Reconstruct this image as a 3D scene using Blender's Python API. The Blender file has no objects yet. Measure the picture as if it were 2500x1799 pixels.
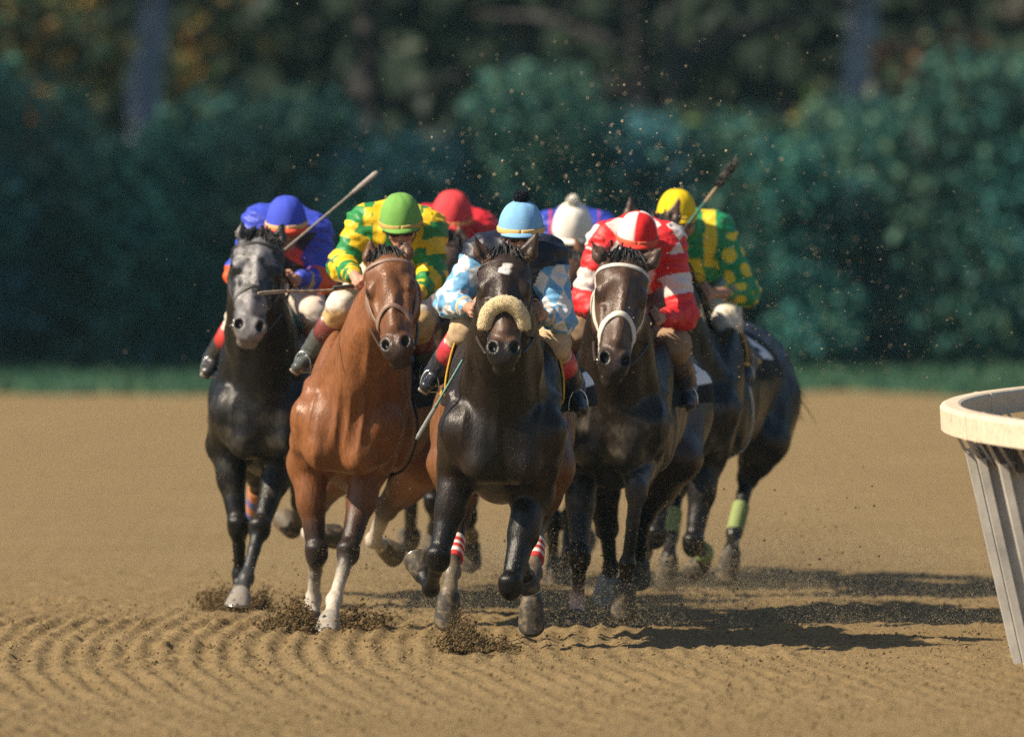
import bpy, bmesh, math, random
import numpy as np
from mathutils import Vector, Matrix

SC = bpy.context.scene
COL = SC.collection
R = math.radians

# ------------------------------------------------------------------ camera, sky, sun, exposure
FPX, CX, HZ, EYE = 27778.0, 1250.0, 463.0, 2.1      # focal length, optical axis and horizon in photo pixels, eye height
cam_d = bpy.data.cameras.new('camera')
cam = bpy.data.objects.new('camera', cam_d); COL.objects.link(cam)
cam.location = (0, 0, EYE); cam.rotation_euler = (R(90), 0, 0)
cam_d.lens = 400; cam_d.sensor_width = 36; cam_d.sensor_fit = 'HORIZONTAL'
cam_d.shift_y = -(899.5 - HZ) / 2500.0
cam_d.clip_start = 1.0; cam_d.clip_end = 3000
cam_d.dof.use_dof = True; cam_d.dof.focus_distance = 52.6; cam_d.dof.aperture_fstop = 2.8
SC.camera = cam

SUN_AZ, SUN_EL = 70.0, 41.0          # degrees to the left of the line back to the camera, height
sun_vec = Vector((-math.sin(R(SUN_AZ)) * math.cos(R(SUN_EL)), -math.cos(R(SUN_AZ)) * math.cos(R(SUN_EL)), math.sin(R(SUN_EL))))
world = bpy.data.worlds.new('World'); SC.world = world; world.use_nodes = True
nt = world.node_tree; nt.nodes.clear()
wo = nt.nodes.new('ShaderNodeOutputWorld'); bg = nt.nodes.new('ShaderNodeBackground'); sk = nt.nodes.new('ShaderNodeTexSky')
sk.sky_type = 'NISHITA'; sk.sun_disc = False; sk.sun_elevation = R(SUN_EL)
sk.sun_rotation = math.atan2(sun_vec.x, sun_vec.y)
sk.air_density = 1.0; sk.dust_density = 1.0; sk.ozone_density = 2.0
bg.inputs['Strength'].default_value = 0.065
nt.links.new(sk.outputs[0], bg.inputs['Color']); nt.links.new(bg.outputs[0], wo.inputs['Surface'])
sun_d = bpy.data.lights.new('sun', 'SUN'); sun_d.energy = 5.0; sun_d.angle = R(1.0); sun_d.color = (1.0, 0.86, 0.66)
sun = bpy.data.objects.new('sun', sun_d); COL.objects.link(sun)
sun.rotation_euler = sun_vec.to_track_quat('Z', 'Y').to_euler(); sun.location = (-40, -20, 40)
SC.view_settings.view_transform = 'Standard'; SC.view_settings.look = 'None'
SC.view_settings.exposure = 0.74; SC.view_settings.gamma = 1.0
SC.cycles.use_denoising = False      # the photograph is grainy film
SC.cycles.max_bounces = 6; SC.cycles.diffuse_bounces = 2; SC.cycles.glossy_bounces = 2
SC.cycles.transparent_max_bounces = 8; SC.cycles.volume_bounces = 0

# ------------------------------------------------------------------ helpers
def P(u, v, Y):                       # a point of the place at distance Y seen at photo pixel u, v
    return np.array([(u - CX) / FPX * Y, Y, EYE - (v - HZ) / FPX * Y])
def nrm(a):
    a = np.asarray(a, float); return a / (np.linalg.norm(a) + 1e-12)
def V3(*a): return np.array(a, float)

def _h(ix, iy, iz, seed):
    n = (ix * 374761393 + iy * 668265263 + iz * 2147483647 + seed * 974634777) & 0xFFFFFFFF
    n = ((n ^ (n >> 13)) * 1274126177) & 0xFFFFFFFF
    n = n ^ (n >> 16)
    return (n & 0xFFFFFF).astype(np.float64) / float(0xFFFFFF)
def vnoise(p, freq=1.0, seed=0):      # smooth value noise, 0..1
    p = np.asarray(p, float) * freq
    i = np.floor(p).astype(np.int64); f = p - i; f = f * f * (3 - 2 * f)
    r = 0
    for dx in (0, 1):
        for dy in (0, 1):
            for dz in (0, 1):
                w = (f[:, 0] if dx else 1 - f[:, 0]) * (f[:, 1] if dy else 1 - f[:, 1]) * (f[:, 2] if dz else 1 - f[:, 2])
                r = r + w * _h(i[:, 0] + dx, i[:, 1] + dy, i[:, 2] + dz, seed)
    return r
def fbm(p, freq, seed=0, octs=3):
    r = 0; a = 1; s = 0
    for k in range(octs):
        r = r + a * vnoise(p, freq * 2 ** k, seed + k * 17); s += a; a *= .5
    return r / s
def sstep(a, b, x):
    t = np.clip((x - a) / (b - a), 0, 1); return t * t * (3 - 2 * t)
def mix(a, b, t):
    t = np.asarray(t)[..., None]; return np.asarray(a, float) * (1 - t) + np.asarray(b, float) * t

# ---- objects
def mesh_np(name, verts, quads, mat=None, smooth=True, cols=None):
    me = bpy.data.meshes.new(name)
    verts = np.asarray(verts, np.float32); quads = np.asarray(quads, np.int32)
    k = quads.shape[1]; n = len(quads)
    me.vertices.add(len(verts)); me.vertices.foreach_set('co', verts.ravel())
    me.loops.add(n * k); me.loops.foreach_set('vertex_index', quads.ravel())
    me.polygons.add(n); me.polygons.foreach_set('loop_start', np.arange(0, n * k, k, dtype=np.int32))
    me.polygons.foreach_set('use_smooth', np.full(n, smooth, bool))
    if cols is not None:
        a = me.attributes.new('Col', 'FLOAT_COLOR', 'POINT')
        c = np.ones((len(verts), 4), np.float32); c[:, :3] = np.clip(cols, 0, 1); a.data.foreach_set('color', c.ravel())
    me.update(calc_edges=True); me.validate()
    if mat: me.materials.append(mat)
    return me
BASE = {}
def put(name, me, parent=None, base=None):
    """link a mesh given in world coordinates; its origin goes to base (or to its parent's base)"""
    if parent is not None: base = BASE[parent.name]
    if base is None: base = (0, 0, 0)
    base = np.asarray(base, float)
    me.transform(Matrix.Translation(Vector(-base)))
    o = bpy.data.objects.new(name, me); COL.objects.link(o)
    if parent is not None: o.parent = parent
    else: o.location = Vector(base)
    BASE[o.name] = base
    return o
def tag(o, label=None, cat=None, group=None, kind=None):
    if label: o['label'] = label
    if cat: o['category'] = cat
    if group: o['group'] = group
    if kind: o['kind'] = kind
    return o

class MB:                             # collects tubes, sheets and lathes into one mesh
    def __init__(s): s.v = []; s.f = []; s.c = []
    def add(s, v, f, col=(1, 1, 1)):
        b = len(s.v); v = [tuple(map(float, q)) for q in v]; s.v += v; s.f += [tuple(b + i for i in q) for q in f]
        col = np.asarray(col, float)
        if col.ndim == 1: s.c += [tuple(col)] * len(v)
        else: s.c += [tuple(q) for q in col]
    def tube(s, pts, r, n=8, flat=1.0, up=None, col=(1, 1, 1), cap=True, cols=None):
        pts = [np.asarray(p, float) for p in pts]; m = len(pts)
        rr = r if hasattr(r, '__len__') else [r] * m
        up = nrm(up if up is not None else (0.13, 0.2, 1))
        vs = []; cs = []
        for i, p in enumerate(pts):
            t = nrm(pts[min(i + 1, m - 1)] - pts[max(i - 1, 0)])
            u_ = up[i] if getattr(up, 'ndim', 1) == 2 else up
            a = np.cross(t, u_)
            if np.linalg.norm(a) < 1e-3: a = np.cross(t, (1, 0, 0.01))
            a = nrm(a); b = nrm(np.cross(a, t))
            for k in range(n):
                th = 2 * math.pi * k / n
                vs.append(p + a * rr[i] * math.cos(th) + b * rr[i] * flat * math.sin(th))
                cs.append(cols[i] if cols is not None else col)
        fs = []
        for i in range(m - 1):
            for k in range(n):
                k2 = (k + 1) % n
                fs.append((i * n + k, i * n + k2, (i + 1) * n + k2, (i + 1) * n + k))
        if cap:
            fs.append(tuple(range(n - 1, -1, -1))); fs.append(tuple((m - 1) * n + k for k in range(n)))
        s.add(vs, fs, np.array(cs))
    def box(s, c, ax, ay, az, col=(1, 1, 1)):
        c = np.asarray(c, float); vs = [c + ax * i + ay * j + az * k for i in (-1, 1) for j in (-1, 1) for k in (-1, 1)]
        s.add(vs, [(0, 1, 3, 2), (4, 6, 7, 5), (0, 4, 5, 1), (2, 3, 7, 6), (0, 2, 6, 4), (1, 5, 7, 3)], col)
    def ball(s, c, r, n=10, m=7, col=(1, 1, 1), jit=0, rng=None):
        vs = []; fs = []
        r = np.asarray(r if hasattr(r, '__len__') else (r, r, r), float)
        for i in range(m + 1):
            ph = math.pi * i / m
            for k in range(n):
                th = 2 * math.pi * k / n
                d = np.array([math.sin(ph) * math.cos(th), math.sin(ph) * math.sin(th), math.cos(ph)])
                j = 1 + (rng.uniform(-jit, jit) if jit and 0 < i < m else 0)
                vs.append(np.asarray(c) + d * r * j)
        for i in range(m):
            for k in range(n):
                fs.append((i * n + k, (i + 1) * n + k, (i + 1) * n + (k + 1) % n, i * n + (k + 1) % n))
        s.add(vs, fs, col)
    def mesh(s, name, mat=None, smooth=True):
        me = bpy.data.meshes.new(name); me.from_pydata(s.v, [], s.f)
        a = me.attributes.new('Col', 'FLOAT_COLOR', 'POINT')
        c = np.ones((len(s.v), 4), np.float32); c[:, :3] = np.array(s.c).reshape(-1, 3); a.data.foreach_set('color', c.ravel())
        me.polygons.foreach_set('use_smooth', [smooth] * len(me.polygons))
        me.update(); me.validate()
        if mat: me.materials.append(mat)
        return me

# ---- materials
def new_mat(name):
    m = bpy.data.materials.new(name); m.use_nodes = True
    t = m.node_tree; b = t.nodes['Principled BSDF']; return m, t, b
def N(t, kind, **kw):
    n = t.nodes.new(kind)
    for k, v in kw.items():
        if k in n.inputs: n.inputs[k].default_value = v
        else: setattr(n, k, v)
    return n
def mixc(t, mode, fac, a, b):
    n = t.nodes.new('ShaderNodeMix'); n.data_type = 'RGBA'; n.blend_type = mode
    for sock, val in ((n.inputs[0], fac), (n.inputs[6], a), (n.inputs[7], b)):
        if isinstance(val, bpy.types.NodeSocket): t.links.new(val, sock)
        else: sock.default_value = val if not isinstance(val, tuple) or len(val) == 4 else (*val, 1)
    return n.outputs[2]
def ramp(t, fac, stops):
    n = t.nodes.new('ShaderNodeValToRGB'); e = n.color_ramp.elements
    while len(e) < len(stops): e.new(.5)
    for el, (p, c) in zip(e, stops):
        el.position = p; el.color = (*c, 1) if len(c) == 3 else c
    t.links.new(fac, n.inputs[0]); return n.outputs[0]
def noise(t, scale, detail=3, rough=.5, coord=None, stretch=None):
    tc = t.nodes.new('ShaderNodeTexCoord'); src = tc.outputs[coord or 'Object']
    if stretch:
        mp = t.nodes.new('ShaderNodeMapping'); mp.inputs['Scale'].default_value = stretch; t.links.new(src, mp.inputs[0]); src = mp.outputs[0]
    n = N(t, 'ShaderNodeTexNoise', Scale=scale, Detail=detail, Roughness=rough); t.links.new(src, n.inputs['Vector'])
    return n.outputs[0]
def bump(t, b, h, strength=.3, dist=.01):
    n = N(t, 'ShaderNodeBump', Strength=strength, Distance=dist); t.links.new(h, n.inputs['Height']); t.links.new(n.outputs[0], b.inputs['Normal']); return n
def vcol_mat(name, rough=.5, spec=.5, var=.35, nscale=40, bscale=60, bstr=.2, bdist=.004, speck=None, sheen=0, stretch=None, coat=0, dirt=None):
    """base colour from the mesh's own colour regions, broken up by procedural noise"""
    m, t, b = new_mat(name)
    at = N(t, 'ShaderNodeAttribute', attribute_name='Col')
    nz = noise(t, nscale, 4, .6, stretch=stretch)
    g = ramp(t, nz, [(.25, (1 - var,) * 3), (.75, (1 + var * .6,) * 3)])
    c = mixc(t, 'MULTIPLY', 1.0, at.outputs['Color'], g)
    if dirt:                          # dirt spattered by the horses ahead, worn into the thing
        d = ramp(t, noise(t, dirt[0], 5, .7), [(dirt[1], (0, 0, 0)), (dirt[1] + .12, (1, 1, 1))])
        f = t.nodes.new('ShaderNodeMath'); f.operation = 'MULTIPLY'; t.links.new(d, f.inputs[0]); f.inputs[1].default_value = dirt[2]
        c = mixc(t, 'MIX', f.outputs[0], c, dirt[3])
    if speck:                         # small specks of dried sand
        vz = N(t, 'ShaderNodeTexVoronoi', Scale=speck[0]); tc = t.nodes.new('ShaderNodeTexCoord'); t.links.new(tc.outputs['Object'], vz.inputs['Vector'])
        d = ramp(t, vz.outputs['Distance'], [(speck[1], (1, 1, 1)), (speck[1] + .05, (0, 0, 0))])
        big = ramp(t, noise(t, 5, 2), [(.42, (0, 0, 0)), (.62, (1, 1, 1))])
        d = mixc(t, 'MULTIPLY', 1.0, d, big)
        c = mixc(t, 'MIX', d, c, speck[2])
    t.links.new(c, b.inputs['Base Color'])
    b.inputs['Roughness'].default_value = rough; b.inputs['Specular IOR Level'].default_value = spec
    if sheen: b.inputs['Sheen Weight'].default_value = sheen; b.inputs['Sheen Roughness'].default_value = .4
    if coat: b.inputs['Coat Weight'].default_value = coat; b.inputs['Coat Roughness'].default_value = .3
    if bstr: bump(t, b, noise(t, bscale, 4, .6, stretch=stretch), bstr, bdist)
    return m
def flat_mat(name, col, rough=.5, spec=.5, metal=0, var=.3, nscale=30, bscale=80, bstr=.15):
    m, t, b = new_mat(name)
    c = ramp(t, noise(t, nscale, 4, .6), [(.25, tuple(x * (1 - var) for x in col)), (.75, tuple(min(1, x * (1 + var * .6)) for x in col))])
    t.links.new(c, b.inputs['Base Color']); b.inputs['Roughness'].default_value = rough
    b.inputs['Specular IOR Level'].default_value = spec; b.inputs['Metallic'].default_value = metal
    if bstr: bump(t, b, noise(t, bscale, 3), bstr, .004)
    return m

# ---- implicit surfaces: bodies grow as one continuous skin over bones and muscles
class Prim: pass
class Body:
    def __init__(s): s.p = []
    def cap(s, a, b, ra, rb, k=.03, c=None, tag=None, flat=None, sub=False):
        q = Prim(); q.kind = 'cap'; q.a = np.asarray(a, float); q.b = np.asarray(b, float); q.ra = ra; q.rb = rb; q.k = k; q.c = c; q.tag = tag; q.sub = sub
        q.n = nrm(flat[0]) if flat else None; q.s = flat[1] if flat else 1.0
        m = max(ra, rb); q.lo = np.minimum(q.a, q.b) - m; q.hi = np.maximum(q.a, q.b) + m
        s.p.append(q); return q
    def ell(s, c0, r, F=None, k=.03, c=None, tag=None, sub=False):
        q = Prim(); q.kind = 'ell'; q.o = np.asarray(c0, float); q.r = np.asarray(r if hasattr(r, '__len__') else (r, r, r), float)
        q.F = np.eye(3) if F is None else np.asarray(F, float); q.k = k; q.c = c; q.tag = tag; q.sub = sub      # rows of F are the axes
        ext = np.sqrt(((q.F * q.r[:, None]) ** 2).sum(0)); q.lo = q.o - ext; q.hi = q.o + ext
        s.p.append(q); return q
    @staticmethod
    def dist(q, x, y, z):
        if q.kind == 'cap':
            ba = q.b - q.a; L2 = float(ba @ ba) + 1e-12
            px, py, pz = x - q.a[0], y - q.a[1], z - q.a[2]
            t = np.clip((px * ba[0] + py * ba[1] + pz * ba[2]) / L2, 0, 1)
            qx, qy, qz = px - t * ba[0], py - t * ba[1], pz - t * ba[2]
            l2 = qx * qx + qy * qy + qz * qz
            if q.n is not None:
                qn = qx * q.n[0] + qy * q.n[1] + qz * q.n[2]; l2 = l2 + (1 / q.s ** 2 - 1) * qn * qn
            return (np.sqrt(l2) - (q.ra + (q.rb - q.ra) * t)) * (min(1.0, q.s) if q.n is not None else 1)
        px, py, pz = x - q.o[0], y - q.o[1], z - q.o[2]
        e = [px * f[0] + py * f[1] + pz * f[2] for f in q.F]
        k0 = np.sqrt(sum((a / r) ** 2 for a, r in zip(e, q.r))); k1 = np.sqrt(sum((a / r ** 2) ** 2 for a, r in zip(e, q.r))) + 1e-9
        return k0 * (k0 - 1) / k1
    def field(s, X):                  # the whole field at points X (n,3), for laying straps on the skin
        f = np.full(len(X), 1.0)
        for q in s.p:
            d = s.dist(q, X[:, 0], X[:, 1], X[:, 2]); f = s.comb(f, d, q)
        return f
    @staticmethod
    def comb(f, d, q):
        if q.sub:
            h = np.clip(.5 - .5 * (f + d) / q.k, 0, 1); return f * (1 - h) - d * h + q.k * h * (1 - h)
        h = np.clip(.5 + .5 * (f - d) / q.k, 0, 1); return f * (1 - h) + d * h - q.k * h * (1 - h)
    def build(s, vox, smooth=2):
        adds = [q for q in s.p if not q.sub]
        lo = np.min([q.lo for q in adds], 0) - 4 * vox - .02; hi = np.max([q.hi for q in adds], 0) + 4 * vox + .02
        ax = [np.arange(lo[i], hi[i] + vox, vox) for i in range(3)]
        Fd = np.full([len(a) for a in ax], 1.0, np.float32)
        for q in s.p:
            m = q.k + 3 * vox; sl = []
            for i in range(3):
                a = max(0, int((q.lo[i] - m - lo[i]) / vox)); b = min(len(ax[i]), int((q.hi[i] + m - lo[i]) / vox) + 2); sl.append(slice(a, b))
            sl = tuple(sl)
            x = ax[0][sl[0]][:, None, None].astype(np.float32); y = ax[1][sl[1]][None, :, None].astype(np.float32); z = ax[2][sl[2]][None, None, :].astype(np.float32)
            Fd[sl] = s.comb(Fd[sl], s.dist(q, x, y, z).astype(np.float32), q)
        V, Q = surface_nets(Fd, lo, vox)
        V = relax(V, Q, smooth)
        return V, Q
    def closest(s, V):                # for each vertex: nearest primitive, distance matrix
        D = np.stack([s.dist(q, V[:, 0], V[:, 1], V[:, 2]) if not q.sub else np.full(len(V), 9.0) for q in s.p], 1)
        return D
    def colour(s, V, sharp=.02):
        D = s.closest(V); idx = [i for i, q in enumerate(s.p) if q.c is not None and not q.sub]
        D = D[:, idx]; D = D - D.min(1, keepdims=True); W = np.exp(-D / sharp); W /= W.sum(1, keepdims=True)
        return W @ np.array([s.p[i].c for i in idx])
def surface_nets(Fd, lo, vox):
    S = Fd < 0
    nx, ny, nz = Fd.shape
    c = S[:-1, :-1, :-1].astype(np.int8)
    cnt = np.zeros((nx - 1, ny - 1, nz - 1), np.int8)
    offs = [(i, j, k) for i in (0, 1) for j in (0, 1) for k in (0, 1)]
    for i, j, k in offs: cnt += S[i:nx - 1 + i, j:ny - 1 + j, k:nz - 1 + k]
    act = (cnt > 0) & (cnt < 8)
    I = np.argwhere(act); n = len(I)
    vid = np.full(act.shape, -1, np.int32); vid[act] = np.arange(n, dtype=np.int32)
    cv = np.stack([Fd[I[:, 0] + i, I[:, 1] + j, I[:, 2] + k] for i, j, k in offs], 1)
    acc = np.zeros((n, 3)); num = np.zeros(n)
    for a in range(8):
        for b in range(a + 1, 8):
            oa, ob = np.array(offs[a]), np.array(offs[b])
            if np.abs(oa - ob).sum() != 1: continue
            va, vb = cv[:, a], cv[:, b]; m = (va < 0) != (vb < 0)
            t = np.where(m, va / np.where(m, va - vb, 1), 0)
            acc += np.where(m[:, None], oa + (ob - oa) * t[:, None], 0); num += m
    V = lo + (I + acc / num[:, None]) * vox
    Q = []
    for axis in range(3):
        sl0 = [slice(None)] * 3; sl1 = [slice(None)] * 3; sl0[axis] = slice(0, -1); sl1[axis] = slice(1, None)
        a = S[tuple(sl0)]; b = S[tuple(sl1)]
        E = np.argwhere(a != b); o1, o2 = [(1, 2), (2, 0), (0, 1)][axis]
        E = E[(E[:, o1] > 0) & (E[:, o2] > 0)]
        inside = S[E[:, 0], E[:, 1], E[:, 2]]
        def g(d1, d2):
            T = E.copy(); T[:, o1] -= d1; T[:, o2] -= d2
            ok = np.minimum(T, np.array(act.shape) - 1); return vid[ok[:, 0], ok[:, 1], ok[:, 2]]
        q = np.stack([g(1, 1), g(0, 1), g(0, 0), g(1, 0)], 1)
        q[~inside] = q[~inside][:, ::-1]
        Q.append(q)
    Q = np.concatenate(Q); Q = Q[(Q >= 0).all(1)]
    return V, Q
def relax(V, Q, it):
    e = np.concatenate([Q[:, [0, 1]], Q[:, [1, 2]], Q[:, [2, 3]], Q[:, [3, 0]]])
    deg = np.bincount(e.ravel(), minlength=len(V))[:, None] + 1e-9
    for k in range(it):
        for lam in (.5, -.48):
            s_ = np.stack([np.bincount(e[:, 0], V[e[:, 1], i], len(V)) + np.bincount(e[:, 1], V[e[:, 0], i], len(V)) for i in range(3)], 1)
            V = V + lam * (s_ / deg - V)
    return V
def vnormals(V, Q):
    n = np.cross(V[Q[:, 2]] - V[Q[:, 0]], V[Q[:, 3]] - V[Q[:, 1]])
    r = np.stack([sum(np.bincount(Q[:, k], n[:, i], len(V)) for k in range(4)) for i in range(3)], 1)
    return r / (np.linalg.norm(r, axis=1, keepdims=True) + 1e-12)
def spline(pts, n):
    pts = np.asarray(pts, float); m = len(pts); out = []
    for t in np.linspace(0, m - 1, n):
        i = min(int(t), m - 2); f = t - i
        p0, p1, p2, p3 = pts[max(i - 1, 0)], pts[i], pts[i + 1], pts[min(i + 2, m - 1)]
        out.append(.5 * (2 * p1 + (p2 - p0) * f + (2 * p0 - 5 * p1 + 4 * p2 - p3) * f * f + (3 * p1 - p0 - 3 * p2 + p3) * f ** 3))
    return np.array(out)
def drape(body, pts, off=.004, it=6):  # push points onto the skin of a body
    X = np.asarray(pts, float).copy(); e = .004
    for _ in range(it):
        f = body.field(X); g = np.stack([body.field(X + d) - body.field(X - d) for d in np.eye(3) * e], 1) / (2 * e)
        gn = g / (np.linalg.norm(g, axis=1, keepdims=True) + 1e-9)
        X -= gn * np.clip(f - off, -.05, .05)[:, None] * .9
    return X, gn

# ------------------------------------------------------------------ the setting: ground, track, verge, woods
RCX, RCY = 52.0, 53.2                 # centre of the harrow rings
rp = np.random.default_rng(5)
PITS = np.stack([rp.uniform(-2.6, 2.0, 170), rp.uniform(50.5, 66, 170), rp.uniform(.05, .085, 170), rp.uniform(.012, .032, 170)], 1)
def pits(x, y):                       # hoof prints
    h = np.zeros_like(x)
    for px, py, r_, d_ in PITS:
        m = (np.abs(x - px) < r_ * 3) & (np.abs(y - py) < r_ * 4)
        if not m.any(): continue
        q2 = ((x[m] - px) / r_) ** 2 + ((y[m] - py) / (r_ * 1.4)) ** 2
        h[m] += -d_ * np.exp(-q2) + d_ * .55 * np.exp(-(np.sqrt(q2) - 1.7) ** 2 * 3)
    return h
def track_height(x, y):
    p = np.stack([x, y, np.zeros_like(x)], 1)
    r = np.hypot(x - RCX, y - RCY) + .02 * (vnoise(p, 1.3, 3) - .5)
    ph = r / .118 * 2 * np.pi
    crest = (.5 + .5 * np.sin(ph + 1.6 * (vnoise(p, 5, 8) - .5))) ** 1.3 - .45
    a = .85 * (.75 + .5 * vnoise(np.stack([r * 8, np.arctan2(y - RCY, RCX - x) * 140, r * 0], 1), 1, 21)) * sstep(57.6, 55.6, y) * sstep(1.75, .9, x + .25 * (y - 53)) * (.35 + .9 * vnoise(p, 1.1, 9)) * (.35 + .85 * sstep(45, 50, y)) * (1 - .45 * sstep(.2, 1.2, x)) * (1 + .35 * sstep(0, -1.2, x))
    lump = (vnoise(p * [1, .55, 1], 19, 5) - .5) * .015 + (vnoise(p * [1, .6, 1], 42, 6) - .5) * .014
    near = sstep(66, 57, y)
    lump = lump + pits(x, y)
    roll = (fbm(p, .35, 12, 2) - .5) * .05
    return .017 * crest * a + lump * (.3 + .7 * near) * (.6 + .8 * vnoise(p, .9, 44)) + roll - .012
def axis(lo, f0, f1, hi, fine, coarse):
    a = np.concatenate([np.linspace(lo, f0, coarse, endpoint=False), np.arange(f0, f1, fine), np.linspace(f1, hi, coarse)])
    return np.unique(np.round(a, 5))
def dirt_mat(name, a, b_, c, sc=7):
    m, t, b = new_mat(name)
    big = noise(t, .8, 4, .55); fine = noise(t, 60, 4, .65, stretch=(1, .5, 1))
    col = ramp(t, big, [(.3, a), (.7, b_)])
    col = mixc(t, 'MIX', ramp(t, fine, [(.35, (.75, .75, .75)), (.62, (0, 0, 0))]), col, c)
    t.links.new(col, b.inputs['Base Color']); b.inputs['Roughness'].default_value = .95; b.inputs['Specular IOR Level'].default_value = .15
    bump(t, b, noise(t, 70, 6, .75, stretch=(1, .5, 1)), .8, .03)
    return m
M_dirt = dirt_mat('sandy_track_dirt', (.275, .195, .092), (.325, .235, .118), (.17, .116, .053))
M_earth = dirt_mat('dark_earth', (.05, .045, .03), (.08, .07, .045), (.03, .03, .02))
xs = axis(-70, -4.2, 4.2, 70, .0125, 24); ys = axis(20, 41, 63, 126, .042, 64)
gx, gy = np.meshgrid(xs, ys, indexing='ij'); zz = track_height(gx.ravel(), gy.ravel())
nxg, nyg = gx.shape; ii = np.arange(nxg * nyg).reshape(nxg, nyg)
quads = np.stack([ii[:-1, :-1].ravel(), ii[1:, :-1].ravel(), ii[1:, 1:].ravel(), ii[:-1, 1:].ravel()], 1)
tag(put('race_track', mesh_np('race_track', np.stack([gx.ravel(), gy.ravel(), zz], 1), quads, M_dirt)), kind='structure')
g = MB(); g.add([(-1500, -200, -.25), (1500, -200, -.25), (1500, 2500, -.25), (-1500, 2500, -.25)], [(0, 1, 2, 3)])
tag(put('ground', g.mesh('ground', M_earth)), kind='structure')
# grass verge sheet between the track and the hedge
M_verge = dirt_mat('verge_soil', (.04, .10, .06), (.06, .13, .075), (.04, .08, .05))
vx = np.linspace(-70, 70, 141); vy = np.linspace(114.5, 150, 90)
gx, gy = np.meshgrid(vx, vy, indexing='ij'); pz = np.stack([gx.ravel(), gy.ravel(), gx.ravel() * 0], 1)
edge = 119.0 + 9.0 * (fbm(pz * [1, 0, 0], .9, 2, 3) - .5); zz = -.09 + .10 * sstep(edge - .5, edge + .5, pz[:, 1]) + .05 * sstep(119, 128, pz[:, 1])
ii = np.arange(gx.size).reshape(gx.shape)
quads = np.stack([ii[:-1, :-1].ravel(), ii[1:, :-1].ravel(), ii[1:, 1:].ravel(), ii[:-1, 1:].ravel()], 1)
pz[:, 2] = zz
tag(put('grass_verge', mesh_np('grass_verge', pz, quads, M_verge)), kind='structure')

def leaf_mat(name, stops, rough=.6, trans=.25):
    m, t, b = new_mat(name)
    gi = t.nodes.new('ShaderNodeNewGeometry')
    c = ramp(t, gi.outputs['Random Per Island'], stops)
    c = mixc(t, 'MULTIPLY', 1.0, c, ramp(t, noise(t, 1.1, 3), [(.3, (.55, .55, .55)), (.7, (1.25, 1.25, 1.25))]))
    t.links.new(c, b.inputs['Base Color']); b.inputs['Roughness'].default_value = rough; b.inputs['Specular IOR Level'].default_value = .25
    tr = t.nodes.new('ShaderNodeBsdfTranslucent'); t.links.new(c, tr.inputs['Color'])
    mx = t.nodes.new('ShaderNodeMixShader'); mx.inputs[0].default_value = trans
    t.links.new(b.outputs[0], mx.inputs[1]); t.links.new(tr.outputs[0], mx.inputs[2])
    t.links.new(mx.outputs[0], t.nodes['Material Output'].inputs['Surface'])
    return m
def leaves(name, C, size, rng, mat, droop=.3, aspect=.55):
    """a crown of leaf-shaped faces round the given centres"""
    n = len(C)
    a = rng.normal(size=(n, 3)); a[:, 2] -= droop; a /= np.linalg.norm(a, axis=1, keepdims=True)
    b = np.cross(a, rng.normal(size=(n, 3))); b /= np.linalg.norm(b, axis=1, keepdims=True) + 1e-9
    s = size * rng.uniform(.6, 1.4, (n, 1)); nn = np.cross(a, b)
    v = np.stack([C, C + a * s * .45 + b * s * aspect * .5 + nn * s * .08, C + a * s, C + a * s * .45 - b * s * aspect * .5 + nn * s * .08], 1).reshape(-1, 3)
    return mesh_np(name, v, np.arange(n * 4).reshape(n, 4), mat, smooth=False)
def blob_points(n, blobs, rng, shell=.55):
    """points through the outer volume of several clumps"""
    w = np.array([np.prod(r) ** .67 for _, r in blobs]); w /= w.sum(); k = rng.choice(len(blobs), n, p=w)
    d = rng.normal(size=(n, 3)); d /= np.linalg.norm(d, axis=1, keepdims=True)
    rad = shell + (1 - shell) * rng.random((n, 1)) ** .6; rad *= 1 + .12 * rng.normal(size=(n, 1))
    return np.array([b[0] for b in blobs])[k] + d * rad * np.array([b[1] for b in blobs])[k]

rs = np.random.default_rng(7)
L_hedge = [leaf_mat('hedge_leaf_%s' % n, st, trans=.15) for n, st in (
    ('teal', [(0, (.018, .10, .10)), (.5, (.035, .17, .165)), (.85, (.05, .21, .17)), (1, (.10, .22, .12))]),
    ('blue', [(0, (.025, .10, .135)), (.6, (.035, .15, .18)), (1, (.06, .18, .15))]),
    ('green', [(0, (.022, .085, .075)), (.6, (.035, .13, .115)), (1, (.09, .17, .10))]))]
M_bark = flat_mat('grey_bark', (.30, .33, .43), .9, .1, var=.45, nscale=6, bscale=25, bstr=.6)
M_bark2 = flat_mat('dark_bark', (.06, .055, .06), .9, .1, var=.5, nscale=6, bscale=25, bstr=.6)
def shrub_parts(i):
    rng = np.random.default_rng(40 + i); H = [2.7, 2.4, 3.0][i % 3]
    bl = [((rng.uniform(-.5, .5), rng.uniform(-.3, .3), z), (rng.uniform(.55, .95), .6, rng.uniform(.35, .7))) for z in np.linspace(.35, H - .4, 8)]
    me = leaves('foliage', blob_points(5200, bl, rng, .35), .15, rng, L_hedge[i % 3])
    st = MB()
    for k in range(5):
        a = rng.uniform(0, 6.28); st.tube([(.1 * math.cos(a), .1 * math.sin(a), -.1), (.2 * math.cos(a), .2 * math.sin(a), H * .4), (.55 * math.cos(a), .4 * math.sin(a), H * .8)], [.04, .03, .012], 6)
    return me, st.mesh('stem', M_bark2)
SHP = [shrub_parts(i) for i in range(6)]
k = 0
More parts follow.
